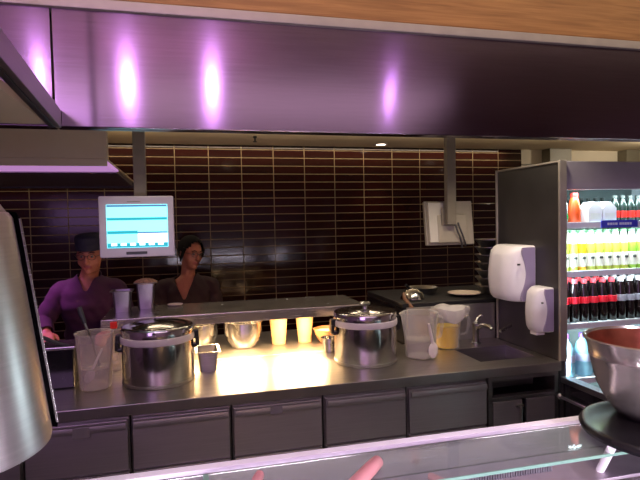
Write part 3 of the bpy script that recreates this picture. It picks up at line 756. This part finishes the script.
def small_bottle():
    t = empty('red_label_bottle', (0, 0, 0), 'x', 'bottle', 'small bottles on the top fridge shelf')
    MB().lathe((0, 0, 0), body_prof(.022, .135, .010), 16).build('bottle_body', 'bottle_glass', t)
    MB().lathe((0, 0, 0), [(.0215, .025), (.023, .026), (.023, .06), (.0215, .061)], 16, False, False).build('label_sleeve', 'red_bottle', t)
    MB().lathe((0, 0, 0), [(.0115, .126), (.0125, .127), (.0125, .139), (.010, .14)], 12).build('bottle_cap', 'dark_cap', t)
    return t
SB = small_bottle()
for k in range(5):
    put(SB, 0, 2.16+.048*k, 2.285, z, 'small red-labelled bottle, %s one right of the white cartons' % ordn[k])
for k in range(9):
    put(SB, 0, 1.96+.048*k, 2.57, z, 'small red-labelled bottle, %s from the left in the back row of the top shelf' % ordn[k])
# bottom shelf: water flagons
def flagon():
    t = empty('water_bottle', (0, 0, 0), 'x', 'bottle', 'large water bottles on the bottom fridge shelf')
    MB().lathe((0, 0, 0), [(.04, 0), (.046, .008), (.046, .05), (.043, .06), (.046, .07), (.046, .12), (.03, .165), (.016, .18), (.015, .20)], 22).build('bottle_body', 'water_blue', t)
    MB().lathe((0, 0, 0), [(.0455, .075), (.0468, .076), (.0468, .112), (.0455, .113)], 22, False, False).build('label_sleeve', 'print_white', t)
    MB().lathe((0, 0, 0), [(.017, .19), (.019, .191), (.019, .212), (.016, .214)], 14).build('bottle_cap', 'purple_cap', t)
    return t
WB = flagon()
for k in range(4):
    put(WB, 0, 1.862+.105*k, 2.29, SZ[3]-.0035, 'pale blue water bottle with a purple cap, %s from the left on the bottom shelf' % ordn[k])

# ------------------------------------------------------------------ gate rails at the right end of the aisle
gt = empty('aisle_gate', (1.76, 1.75, 0), 'low dark gate with steel rails between worktop and display case', 'gate')
MB().box(1.748, 1.772, 1.32, 2.165, .30, .80, .003).build('gate_panel', 'black_gloss', gt)
MB().box(1.735, 1.785, 1.32, 2.168, .80, .828, .004).build('upper_rail', 'steel_dark', gt)
MB().tube([(1.725, 2.16, .735), (1.725, 1.34, .735)], .009, 10).build('hand_bar', 'steel', gt)
MB().ball((1.725, 2.16, .735), .016, 12).build('bar_knob', 'steel', gt)
for y in (1.36, 2.13):
    MB().box(1.745, 1.775, y-.015, y+.015, 0, .80, .003).build('gate_post', 'black', gt)

# ------------------------------------------------------------------ display case in front
DX0, DX1 = -1.4, 1.80
dc = empty('display_case', (.3, .75, 0), 'glass-topped chilled display case in the foreground', 'display case')
MB().box(DX0, DX1, 1.125, 1.155, .1, 1.072, .003).build('rear_panel', 'steel', dc)
MB().box(DX0, DX1, 1.120, 1.160, 1.070, 1.082, .004).build('rear_rim', 'rim_steel', dc) if False else None
M['rim_steel'] = pmat('rim_steel', rgb(250, 247, 250), .4, 0, noise=.03)
MB().box(DX0, DX1, 1.126, 1.153, 1.072, 1.083, .003).build('rear_rim', 'rim_steel', dc)
MB().box(DX0, DX1, .30, .33, .1, 1.0, .003).build('front_panel', 'steel', dc)
MB().box(DX0, DX1, .33, 1.125, .80, .82, .003).build('well_floor', 'steel', dc)
MB().box(DX0, DX0+.03, .33, 1.125, .1, 1.06, .003).build('end_panel', 'steel', dc)
MB().box(DX1-.03, DX1, .33, 1.125, .1, 1.06, .003).build('end_panel', 'steel', dc)
gl = MB().box(.035, DX1-.04, .957, 1.117, 1.0705, 1.077, .0).build('glass_shelf', 'glass', dc, smooth=False)
MB().box(.035, DX1-.04, .9545, .9570, 1.0705, 1.077).build('glass_edge', 'glass_edge', gl, smooth=False)
MB().box(.022, .034, .957, 1.117, .96, 1.077, .002).build('glass_post', 'glass_edge', dc)
M['ledge_steel'] = pmat('ledge_steel', rgb(164, 152, 162), .45, .4, noise=.08)
MB().box(DX0, DX1, .98, 1.122, 1.0, 1.008, .002).build('inner_ledge', 'ledge_steel', dc)
b = MB()
for k in range(58):
    b.box(.40+.006*k, .4035+.006*k, .959, .965, 1.056, 1.0704)
b.box(.398, .75, .965, .969, 1.056, 1.0704)
b.build('ribbed_strip', 'lavender_metal', dc)
# food pans in the well
def well_pan(cx, w, label):
    t = gastro(cx, .80, .82, w, .30, .135, label, 'serving_pan', 'steel serving pans in the display case', 'steel', .01)
    b = MB()
    n = int(w/.012)
    for k in range(n):
        x = cx-w/2+.006+k*.012
        b.box(x-.003, x+.003, .80+.15+.004, .80+.15+.011, .82+.105, .82+.139, .001)
    b.build('ribbed_rim', 'lavender_metal', t)
    return t
well_pan(.13, .30, 'steel serving pan at the left of the glass case')
well_pan(.47, .30, 'ribbed steel serving pan holding the pink-handled tongs')
well_pan(.81, .30, 'steel serving pan below the black round tray')
def tongs(p0, p1, r, label):
    t = empty('serving_tongs', p0, label, 'utensil', 'pink-handled serving utensils')
    a, c = Vector(p0), Vector(p1)
    d = (c-a).normalized()
    MB().tube([a+(c-a)*f for f in (0, .3, .8, .96, 1)], [r*.8, r, r, r*.9, r*.4], 14).build('handle', 'pink', t)
    MB().tube([a-d*.12, a], r*.45, 8).build('shaft', 'steel', t)
    return t
tongs((.24, .89, 1.092), (.385, 1.042, 1.092), .0145, 'thick pink utensil handle lying on the middle of the case glass')
tongs((.56, 1.0, 1.0175), (.522, 1.09, 1.0175), .009, 'smaller pink utensil handle seen through the case glass')
tongs((.10, .97, 1.088), (.135, 1.062, 1.088), .0105, 'pink utensil tip at the left of the display case')

# ------------------------------------------------------------------ black tray stand with the big bowl
ts = empty('tray_stand', (1.13, 1.06, .82), 'black round tray stand under the big steel bowl', 'stand')
TX, TY, TZ = 1.075, .975, 1.088
MB().lathe((TX, TY, TZ), [(.001, 0), (.172, 0), (.188, .006), (.190, .014), (.186, .02), (.176, .022), (.165, .018), (.001, .018)], 60, False, False).build('tray_plate', 'tray_black', ts)
MB().tube([(.895, .955, 1.09), (.918, 1.015, 1.008)], .009, 10).build('leg', 'rim_steel', ts)
MB().tube([(TX+.10, TY-.05, 1.09), (TX+.13, TY-.06, .822)], .007, 10).build('leg', 'steel', ts)
MB().tube([(TX+.02, TY-.11, 1.09), (TX+.02, TY-.2, .822)], .007, 10).build('leg', 'steel', ts)
bb = empty('large_mixing_bowl', (1.092, 1.045, TZ+.018), 'large steel mixing bowl with a painted reddish reflection inside, on the black tray', 'bowl')
c = (1.092, 1.045, TZ+.0185)
MB().lathe(c, [(.001, 0), (.058, 0), (.07, .003), (.098, .038), (.119, .08), (.131, .13), (.1335, .143), (.1355, .146), (.1355, .151), (.1345, .154), (.139, .175), (.142, .186), (.148, .188), (.149, .192), (.143, .194), (.138, .188)], 72, False, False).build('bowl_shell', 'bowl_steel', bb)
MB().lathe(c, [(.138, .188), (.131, .16), (.122, .115), (.10, .05), (.06, .012), (.001, .009)], 72, False, False).build('bowl_inside', 'warm_reflection', bb)  # steel lining coloured like the wood it would mirror

# ------------------------------------------------------------------ hanging steel shade at the left
hs = empty('hanging_heat_shade', (-.40, .93, 1.25), 'big tapered stainless lamp shade hanging at the left edge', 'lamp')
HX, HY = -.38, .93
MB().lathe((HX, HY, 0), [(.168, 1.262), (.180, 1.258), (.182, 1.262), (.150, 1.62), (.142, 1.632), (.03, 1.640)], 72, False, True, a0=-PI*1.02, a1=PI*.14).build('front_shell', 'shade_steel', hs) if False else None
M['shade_steel'] = brushed('shade_steel', (.66, .63, .63, 1), .42, .6)
def shell(prof, a0, a1, nm, mat):
    MB().lathe((HX, HY, 0), prof, 64, False, False, a0=a0, a1=a1).build(nm, mat, hs)
shell([(.154, 1.258), (.158, 1.254), (.159, 1.26), (.114, 1.615), (.108, 1.624), (.03, 1.632), (.03, 1.628), (.105, 1.62), (.110, 1.612), (.154, 1.262)], -PI*1.1, PI*.10, 'front_shell', M['shade_steel'])
shell([(.155, 1.262), (.167, 1.258), (.168, 1.264), (.124, 1.615), (.118, 1.625), (.03, 1.631), (.03, 1.627), (.11, 1.618)], PI*.09, PI*.92, 'dark_reflection_shell', 'black_gloss')  # black half-shell shapes the dark reflection along the shade's edge
b = MB(); b.tube([Vector((HX+(.168-.044*f)*math.cos(PI*.105), HY+(.168-.044*f)*math.sin(PI*.105), 1.264+.35*f)) for f in [i/8 for i in range(9)]], .0022, 6); b.build('reflection_line_bead', 'steel', hs)  # thin bead stands for the light line within that reflection
MB().lathe((HX, HY, 1.64), [(.106, -.016), (.085, .015), (.06, .05), (.03, .075), (.012, .08), (.012, 1.16)], 32).build('neck_stem', 'beige_plastic', hs)

# ------------------------------------------------------------------ people
def seg_dist(p, a, b):
    ab = b-a; L = ab.length_squared
    t = 0 if L < 1e-12 else max(0, min(1, (p-a).dot(ab)/L))
    return (p-(a+ab*t)).length, t

def person(label, base, J, headrot, shirt, hair, cap=None, glasses=False, female=False, vneck=None, voxel=.0065, vw=.07):
    """J: world joints.  One continuous body mesh (fused), clothes, hair and cap as children."""
    t = empty('person', base, label, 'person')
    B = MB(); S = []          # S: (group, a, b, ra, rb)
    def limb(g, a, b, ra, rb):
        a, b = Vector(a), Vector(b)
        B.tube([a+(b-a)*f for f in (0, .33, .66, 1)], [ra+(rb-ra)*f for f in (0, .33, .66, 1)], 14)
        B.ball(a, ra, 14); B.ball(b, rb, 14); S.append((g, a, b, ra, rb))
    V = {k: Vector(v) for k, v in J.items()}
    k = .93 if female else 1.0
    # torso rings along the spine
    def torso():
        pts = [(V['pelvis']-Vector((0, 0, .09)), .155, .115), (V['pelvis'], .165, .12), (V['pelvis'].lerp(V['chest'], .45), .140, .105),
               (V['chest'], .165, .12), (V['chest'].lerp(V['neck'], .45), .165, .105), (V['chest'].lerp(V['neck'], .8), .11, .075), (V['neck'], .06, .055)]
        rings = []
        for c, w, d in pts:
            w *= k; rings.append([c+Vector((w*math.cos(a), d*math.sin(a), 0)) for a in [2*PI*i/24 for i in range(24)]])
        B.ring_loft(rings)
        S.append(('shirt', V['pelvis']+Vector((0, 0, .05)), V['chest'].lerp(V['neck'], .62), .14, .13))
    torso()
    for s in ('l', 'r'):
        sh, el, wr, ha = V['sh'+s], V['el'+s], V['wr'+s], V['ha'+s]
        limb('shirt', V['chest'].lerp(V['neck'], .7), sh, .052*k, .056*k)
        limb('shirt', sh, el, .056*k, .044*k); limb('shirt', el, wr, .043*k, .030*k)
        # hand: palm and five unequal curled fingers
        d = (ha-wr).normalized(); pn = Vector(J.get('palm'+s, (0, 0, -1))); pn = (pn-d*pn.dot(d)).normalized(); side = d.cross(pn)
        pc = wr+d*.05
        for q in (-.024, -.008, .008, .024):
            B.tube([wr+side*q*.6, pc+side*q, pc+side*q*1.1+d*.04], [.017, .017, .014], 10)
        S.append(('skin', wr+d*.012, wr+d*.19, .034, .03))
        for q, L in ((-.029, .062), (-.010, .076), (.010, .08), (.028, .07)):
            p0 = pc+side*q+d*.035; p1 = p0+d*L*.42+pn*.006; p2 = p1+d*L*.28+pn*L*.24; p3 = p2+d*L*.08+pn*L*.28
            B.tube([p0, p1, p2, p3], [.0098, .0092, .0085, .0072], 9); B.ball(p3, .0072, 8)
        sgn = -1 if s == 'l' else 1
        p0 = wr+d*.025+side*sgn*.022; p1 = p0+side*sgn*.028+d*.03+pn*.01; p2 = p1+d*.03+side*sgn*.004+pn*.012
        B.tube([p0, p1, p2], [.013, .0115, .009], 9); B.ball(p2, .009, 8)
        hip, kn, an = V['hip'+s], V['kn'+s], V['an'+s]
        limb('trousers', hip, kn, .085*k, .058*k); limb('trousers', kn, an, .055*k, .038*k)
        toe = an+Vector((0, -.17, -.045)); heel = an+Vector((0, .05, -.045))
        B.tube([heel, an+Vector((0, -.03, -.04)), toe], [.036, .042, .034], 12); B.ball(toe, .034, 12); B.ball(heel, .036, 12)
        S.append(('shoe', heel, toe, .04, .036))
    # head
    H = V['head']; R = headrot
    hp = lambda x, y, z: H+R @ Vector((x, y, z))
    limb('skin', V['neck']+Vector((0, .0, -.02)), hp(0, .02, -.06), .056*k, .05*k)
    f = .94 if female else 1
    def el(x, y, z, rx, ry, rz, sg=20): B.ball(hp(x*f, y*f, z*f), (rx*f, ry*f, rz*f), sg, rot=R)
    el(0, .012, .03, .076, .095, .085); el(0, -.022, -.02, .066, .07, .085); el(0, -.030, -.075, .046, .055, .042); el(0, -.07, -.095, .022, .020, .018)
    el(-.04, -.045, -.03, .026, .03, .034); el(.04, -.045, -.03, .026, .03, .034)
    el(0, -.078, .026, .050, .016, .013)
    B.tube([hp(0, -.085*f, .015*f), hp(0, -.100*f, -.012*f), hp(0, -.110*f, -.03*f)], [.009*f, .011*f, .014*f], 10); el(0, -.104, -.032, .017, .013, .010, 12)
    el(0, -.086, -.062, .024, .010, .011, 12)
    for s in (-1, 1): el(s*.076, .012, -.005, .010, .020, .030, 14)
    S.append(('skin', hp(0, -.01, -.09), hp(0, .0, .06), .08, .08))
    bmesh.ops.recalc_face_normals(B.bm, faces=B.bm.faces)
    raw = bpy.data.meshes.new('raw'); B.bm.to_mesh(raw); B.bm.free()
    tmp = bpy.data.objects.new('tmp', raw); COL.objects.link(tmp)
    md = tmp.modifiers.new('r', 'REMESH'); md.mode = 'VOXEL'; md.voxel_size = voxel; md.use_smooth_shade = True
    m2 = tmp.modifiers.new('s', 'SMOOTH'); m2.factor = .5; m2.iterations = 3
    dg = bpy.context.evaluated_depsgraph_get()
    me = bpy.data.meshes.new_from_object(tmp.evaluated_get(dg)); COL.objects.unlink(tmp); bpy.data.objects.remove(tmp)
    me.name = 'body'
    me.materials.clear()
    for m_ in (M['skin'], M['lip'], M['trousers']): me.materials.append(m_)
    Ri = R.transposed()
    cls = []
    for p in me.polygons:
        c = p.center; best = None
        for g, a, b_, ra, rb in S:
            d, tt = seg_dist(c, a, b_); d -= ra+(rb-ra)*tt
            if best is None or d < best[0]: best = (d, g)
        g = best[1]
        if g == 'shirt' and vneck is not None:
            cx, zt, zb = vneck
            if c.y < V['neck'].y+.02 and zb < c.z and abs(c.x-cx-(zt-c.z)*0) < vw*(c.z-zb)/(zt-zb): g = 'skin'
        if g == 'shirt' and c.z < V['pelvis'].z-.07: g = 'trousers'
        cls.append(g)
        q = Ri @ (c-H)
        p.material_index = 0
        if g == 'skin' and abs(q.x) < .024*f and -.071*f < q.z < -.052*f and q.y < -.078*f: p.material_index = 1
        if g in ('trousers', 'shoe'): p.material_index = 2
        p.use_smooth = True
    def garment(nm, groups, mat, off):
        bm = bmesh.new(); bm.from_mesh(me); bm.faces.ensure_lookup_table()
        bmesh.ops.delete(bm, geom=[fc for fc in bm.faces if cls[fc.index] not in groups], context='FACES')
        for _ in range(14 if nm == 'shirt' else 2): bmesh.ops.smooth_vert(bm, verts=bm.verts, factor=.5, use_axis_x=True, use_axis_y=True, use_axis_z=True)
        for v in bm.verts: v.normal_update()
        nrm = {v: v.normal.copy() for v in bm.verts}
        for v in bm.verts:
            fold = .003*math.sin(v.co.z*70+v.co.x*40)*math.sin(v.co.x*55+v.co.y*30)
            v.co += nrm[v]*(off+fold)
        bm.transform(Matrix.Translation(-Vector(base)))
        gm = bpy.data.meshes.new(nm); bm.to_mesh(gm); bm.free(); gm.materials.clear(); gm.materials.append(mat)
        for p in gm.polygons: p.use_smooth = True; p.material_index = 0
        go = bpy.data.objects.new(nm, gm); COL.objects.link(go); go.parent = t
        sm = go.modifiers.new('s', 'SOLIDIFY'); sm.thickness = .005; sm.offset = 0
        return go
    garment('shirt', ('shirt',), M[shirt], .016)
    garment('trousers', ('trousers',), M['trousers'], .010)
    garment('shoe', ('shoe',), M['black'], .006)
    me.transform(Matrix.Translation(-Vector(base)))
    bo = bpy.data.objects.new('body', me); COL.objects.link(bo); bo.parent = t
    for s in (-1, 1):
        e = MB().ball(hp(s*.030*f, -.0795*f, .006*f), .0095*f, 14).build('eye', 'eye_white', t)
        MB().ball(hp(s*.030*f, -.0875*f, .005*f), (.0055*f, .0045*f, .0055*f), 12, rot=R).build('iris', 'black', e)
        MB().tube([hp(s*.014*f, -.0925*f, .028*f), hp(s*.032*f, -.0935*f, .034*f), hp(s*.05*f, -.083*f, .027*f)], [.0025, .0035, .002], 6).build('eyebrow', 'hair', t)
    if glasses:
        b = MB()
        for s in (-1, 1):
            ring = [hp(s*.032+.024*math.cos(a), -.098-.0*abs(math.cos(a)), .004+.017*math.sin(a)) for a in [2*PI*i/20 for i in range(21)]]
            b.tube(ring, .0017, 6, False)
            b.tube([hp(s*.056, -.098, .008), hp(s*.076, -.05, .008), hp(s*.080, .01, .008)], .0016, 6)
        b.tube([hp(-.009, -.099, .008), hp(.009, -.099, .008)], .0016, 6)
        b.build('glasses', 'black', t)
    # hair
    b = MB()
    if cap:
        b.lathe((0, 0, 0), [(.079, .0), (.081, .012), (.079, .03), (.06, .035)], 30, False, False, sx=1.0, sy=1.22)
        bmesh.ops.delete(b.bm, geom=[v for v in b.bm.verts if v.co.y < -.02], context='VERTS')
        for v in b.bm.verts: v.co = hp(v.co.x, v.co.y+.012, v.co.z+.012)
        b.build('hair', 'hair', t)
        b = MB()
        b.lathe((0, 0, 0), [(.0825, 0), (.083, .003), (.0835, .034), (.082, .037)], 36, False, False, sx=1.0, sy=1.2)
        for v in b.bm.verts: v.co = hp(v.co.x, v.co.y+.004, v.co.z+.038)
        co = b.build('cap', cap, t)
        b = MB()
        b.lathe((0, 0, 0), [(.0815, .034), (.083, .054), (.081, .076), (.07, .088), (.04, .094), (.003, .096)], 36, False, True, sx=1.0, sy=1.2)
        for v in b.bm.verts:
            w = 1+.03*math.sin(6*math.atan2(v.co.y, v.co.x))
            v.co = hp(v.co.x*w, v.co.y*w+.004, v.co.z+.038)
        b.build('cap_crown', cap, co)
    else:
        g = bmesh.ops.create_uvsphere(b.bm, u_segments=36, v_segments=24, radius=1)
        bmesh.ops.delete(b.bm, geom=[v for v in b.bm.verts if (v.co.y < -.1 and v.co.z < .62-.95*v.co.x*v.co.x) or v.co.z < -.75], context='VERTS')
        for v in b.bm.verts:
            w = 1+.02*math.sin(30*v.co.x)
            v.co = hp(v.co.x*.084*w, v.co.y*.112+.014, v.co.z*.106+.026)
        b.ball(hp(0, .115, .03), (.042, .036, .042), 16, rot=R)
        b.tube([hp(-.077, -.03, .04), hp(-.083, -.02, -.01), hp(-.08, .0, -.06)], [.014, .012, .006], 8)
        b.tube([hp(.077, -.03, .04), hp(.083, -.02, -.01), hp(.08, .0, -.06)], [.014, .012, .006], 8)
        ho = b.build('hair', 'hair', t)
    return t

# man in cap, bending over the left end of the pass
by = 3.63
J = dict(pelvis=(-.60, by+.12, .86), chest=(-.605, by, 1.10), neck=(-.60, by-.03, 1.275), head=(-.572, by-.085, 1.42),
         shr=(-.755, by-.01, 1.185), shl=(-.445, by, 1.185), elr=(-.865, by-.05, .985+.03), ell=(-.36, by-.08, .99),
         wrr=(-.81, by-.22, .968), hax=(0, 0, 0), har=(-.765, by-.36, .937), wrl=(-.45, by-.22, .965), hal=(-.50, by-.36, .935),
         hipl=(-.51, by+.12, .80), hipr=(-.69, by+.12, .80), knl=(-.50, by+.10, .46), knr=(-.70, by+.10, .46), anl=(-.50, by+.14, .082), anr=(-.70, by+.14, .082),
         palml=(0, .2, -1), palmr=(.2, 0, -1))
Rm = (Matrix.Rotation(math.radians(-6), 3, 'Z') @ Matrix.Rotation(math.radians(9), 3, 'X')).to_3x3()
person('person in dark cap, glasses and purple shirt bending over the pass', (-.60, by+.1, 0), J, Rm, 'purple_shirt', 'hair', cap='cap', glasses=True, vneck=(-.60, 1.31, 1.19), vw=.05)
# woman behind the heated shelf
wy = 3.98
J = dict(pelvis=(.0, wy+.08, .84), chest=(.015, wy+.02, 1.02), neck=(.015, wy, 1.225), head=(.04, wy-.04, 1.385),
         shr=(-.155, wy+.02, 1.135), shl=(.175, wy+.03, 1.135), elr=(-.205, wy+.0, .90), ell=(.225, wy+.0, .90),
         wrr=(-.11, wy-.18, .90), har=(-.04, wy-.28, .89), wrl=(.13, wy-.18, .90), hal=(.06, wy-.28, .89),
         hipl=(.085, wy+.08, .78), hipr=(-.085, wy+.08, .78), knl=(.09, wy+.06, .45), knr=(-.09, wy+.06, .45), anl=(.09, wy+.1, .082), anr=(-.09, wy+.1, .082),
         palml=(0, 0, -1), palmr=(0, 0, -1))
Rw = (Matrix.Rotation(math.radians(32), 3, 'Z') @ Matrix.Rotation(math.radians(8), 3, 'X') @ Matrix.Rotation(math.radians(6), 3, 'Y')).to_3x3()
person('person with dark tied-back hair and glasses in a dark maroon top', (.0, wy+.08, 0), J, Rw, 'maroon_shirt', 'hair', glasses=True, female=True, vneck=(-.015, 1.235, 1.06))

# ------------------------------------------------------------------ lights
def light(kind, name, loc, energy, col, size=.05, size_y=None, target=None, spot=None, blend=.6):
    d = bpy.data.lights.new(name, kind); d.energy = energy; d.color = col
    if kind == 'AREA':
        d.size = size
        if size_y: d.shape = 'RECTANGLE'; d.size_y = size_y
    else: d.shadow_soft_size = size
    if kind == 'SPOT': d.spot_size = math.radians(spot); d.spot_blend = blend
    o = bpy.data.objects.new(name, d); COL.objects.link(o); o.location = loc
    if target is not None:
        v = Vector(target)-Vector(loc); o.rotation_euler = v.to_track_quat('-Z', 'Y').to_euler()
    return o
PUR = (.74, .38, 1.0); WARM = (1, .72, .42)
for x, y, e in ((-.34, -.287, 9), (.212, -.278, 9), (1.545, -.313, 2.5), (-.834, -.114, 4)):
    light('POINT', 'purple_lamp', (x, y, 2.55), e*1.25, PUR, .022)
light('AREA', 'customer_ceiling_lamp', (.6, -1.9, 2.78), 38, (.95, .70, .86), 4.0, 1.6, target=(.6, -1.9, 0))
light('AREA', 'customer_far_lamp', (-1.6, -2.2, 2.3), 26, (.74, .40, 1.0), 1.6, 1.6, target=(-.2, 1.7, 1.6))
light('AREA', 'wood_fill_light', (.8, 1.2, 2.66), 9, (1, .84, .58), 5.5, .16, target=(.8, 1.75, 2.6))  # added strip of light to brighten the bulkhead, no fitting of the room
light('AREA', 'ceiling_fill_light', (1.0, 3.55, 1.99), 7, (1, .80, .55), 6.0, .06, target=(1.0, 3.55, 3))  # extra light floating free, put in to brighten the ceiling
for x, y, tx, ty, e in ((1.25, .55, 1.08, 1.05, 16), (.3, .55, .3, 1.05, 16)):
    light('SPOT', 'case_spot', (x, y, 2.45), e*2.1, (.94, .82, 1), .02, target=(tx, ty, 1.1), spot=58, blend=.8)
light('AREA', 'case_fill_light', (.6, .36, 1.04), 16, (.93, .82, 1), 1.9, .03, target=(.6, .85, .93))  # light added inside the well to lift the area under the glass
light('SPOT', 'shade_fill_light', (-.9, .0, 2.3), 8, (.95, .78, 1), .1, target=(-.36, .9, 1.4), spot=40, blend=.8)  # added only to lighten the hanging shade
light('SPOT', 'bowl_fill_light', (.55, .45, 2.2), 26, (1, .82, .56), .02, target=(1.05, 1.0, 1.2), spot=34, blend=.8)  # made-up warm light that brightens the big bowl
for x in (-.08, .26, .60):
    light('AREA', 'heat_lamp_light', (x, 2.84, 1.074), 9 if x < 0 else 14, (1, .64, .30), .26, .05, target=(x, 2.85, 0))
for x, y in ((.48, 2.91), (2.67, 3.36), (3.24, 2.54), (1.61, 4.19)):
    light('SPOT', 'downlight_beam', (x, y, 2.19), 7, (1, .80, .58), .03, target=(x, y, 0), spot=80)
for x in (-.15, 1.05, 1.6):
    light('SPOT', 'worktop_downlight', (x, 2.12, 2.19), 20, (1, .86, .68), .03, target=(x, 2.35, 0), spot=110)
light('SPOT', 'alcove_fill_light', (4.0, 3.6, 2.19), 14, (1, .88, .70), .04, target=(3.9, 4.35, 2.0), spot=120)  # unseen light added so the alcove wall gets brighter
light('AREA', 'tile_washer', (-.3, 4.33, 2.225), 15, (1, .80, .56), 6.4, .03, target=(-.3, 4.34, 0))
light('SPOT', 'hood_lamp', (-1.3, 3.4, 1.84), 55, (.92, .28, .95), .04, target=(-.90, 3.58, 1.1), spot=46)
light('AREA', 'fridge_light', (2.25, 2.235, 1.715), 5, (.74, .95, 1), .85, .03, target=(2.25, 2.5, 1.0))
light('AREA', 'shelf_fill_light', (2.22, 2.226, 1.535), 5, (.80, .97, .95), .8, .015, target=(2.22, 2.30, 1.40))  # added to brighten the juice row, no visible shelf lamp
light('AREA', 'shelf_fill_light', (2.22, 2.226, 1.295), 2, (.80, .97, 1), .8, .015, target=(2.22, 2.30, 1.16))  # weaker added light for the cola row
light('AREA', 'fridge_side_light', (1.815, 2.25, 1.1), 11, (.74, .95, 1), .02, .7, target=(2.25, 2.42, 1.1))
light('AREA', 'fridge_side_light', (2.66, 2.24, 1.0), 24, (.74, .95, 1), .02, 1.0, target=(2.0, 2.40, 1.15))

w = bpy.data.worlds.new('room_air'); sc.world = w; w.use_nodes = True
w.node_tree.nodes['Background'].inputs[0].default_value = (.05, .045, .05, 1)
w.node_tree.nodes['Background'].inputs[1].default_value = .3

# ------------------------------------------------------------------ camera
YAW, PIT, ROL = math.radians(14.3), math.radians(2.05), .02
r0 = Vector((math.cos(YAW), -math.sin(YAW), 0)); fw = Vector((math.sin(YAW)*math.cos(PIT), math.cos(YAW)*math.cos(PIT), -math.sin(PIT)))
u0 = r0.cross(fw)
cr = math.cos(ROL)*r0-math.sin(ROL)*u0; cu = math.sin(ROL)*r0+math.cos(ROL)*u0
cd = bpy.data.cameras.new('camera'); cam = bpy.data.objects.new('camera', cd); COL.objects.link(cam)
mt = Matrix((cr, cu, -fw)).transposed().to_4x4(); mt.translation = Vector((0, 0, 1.6))
cam.matrix_world = mt
cd.sensor_width = 36; cd.lens = 530/640*36; cd.clip_start = .02; cd.clip_end = 60
sc.camera = cam
sc.view_settings.view_transform = 'Standard'; sc.view_settings.look = 'None'; sc.view_settings.gamma = 1
sc.view_settings.use_curve_mapping = False; sc.view_settings.exposure = 0
sc.cycles.use_denoising = True
sc.cycles.sample_clamp_indirect = 4
sc.cycles.max_bounces = 10; sc.cycles.transparent_max_bounces = 16
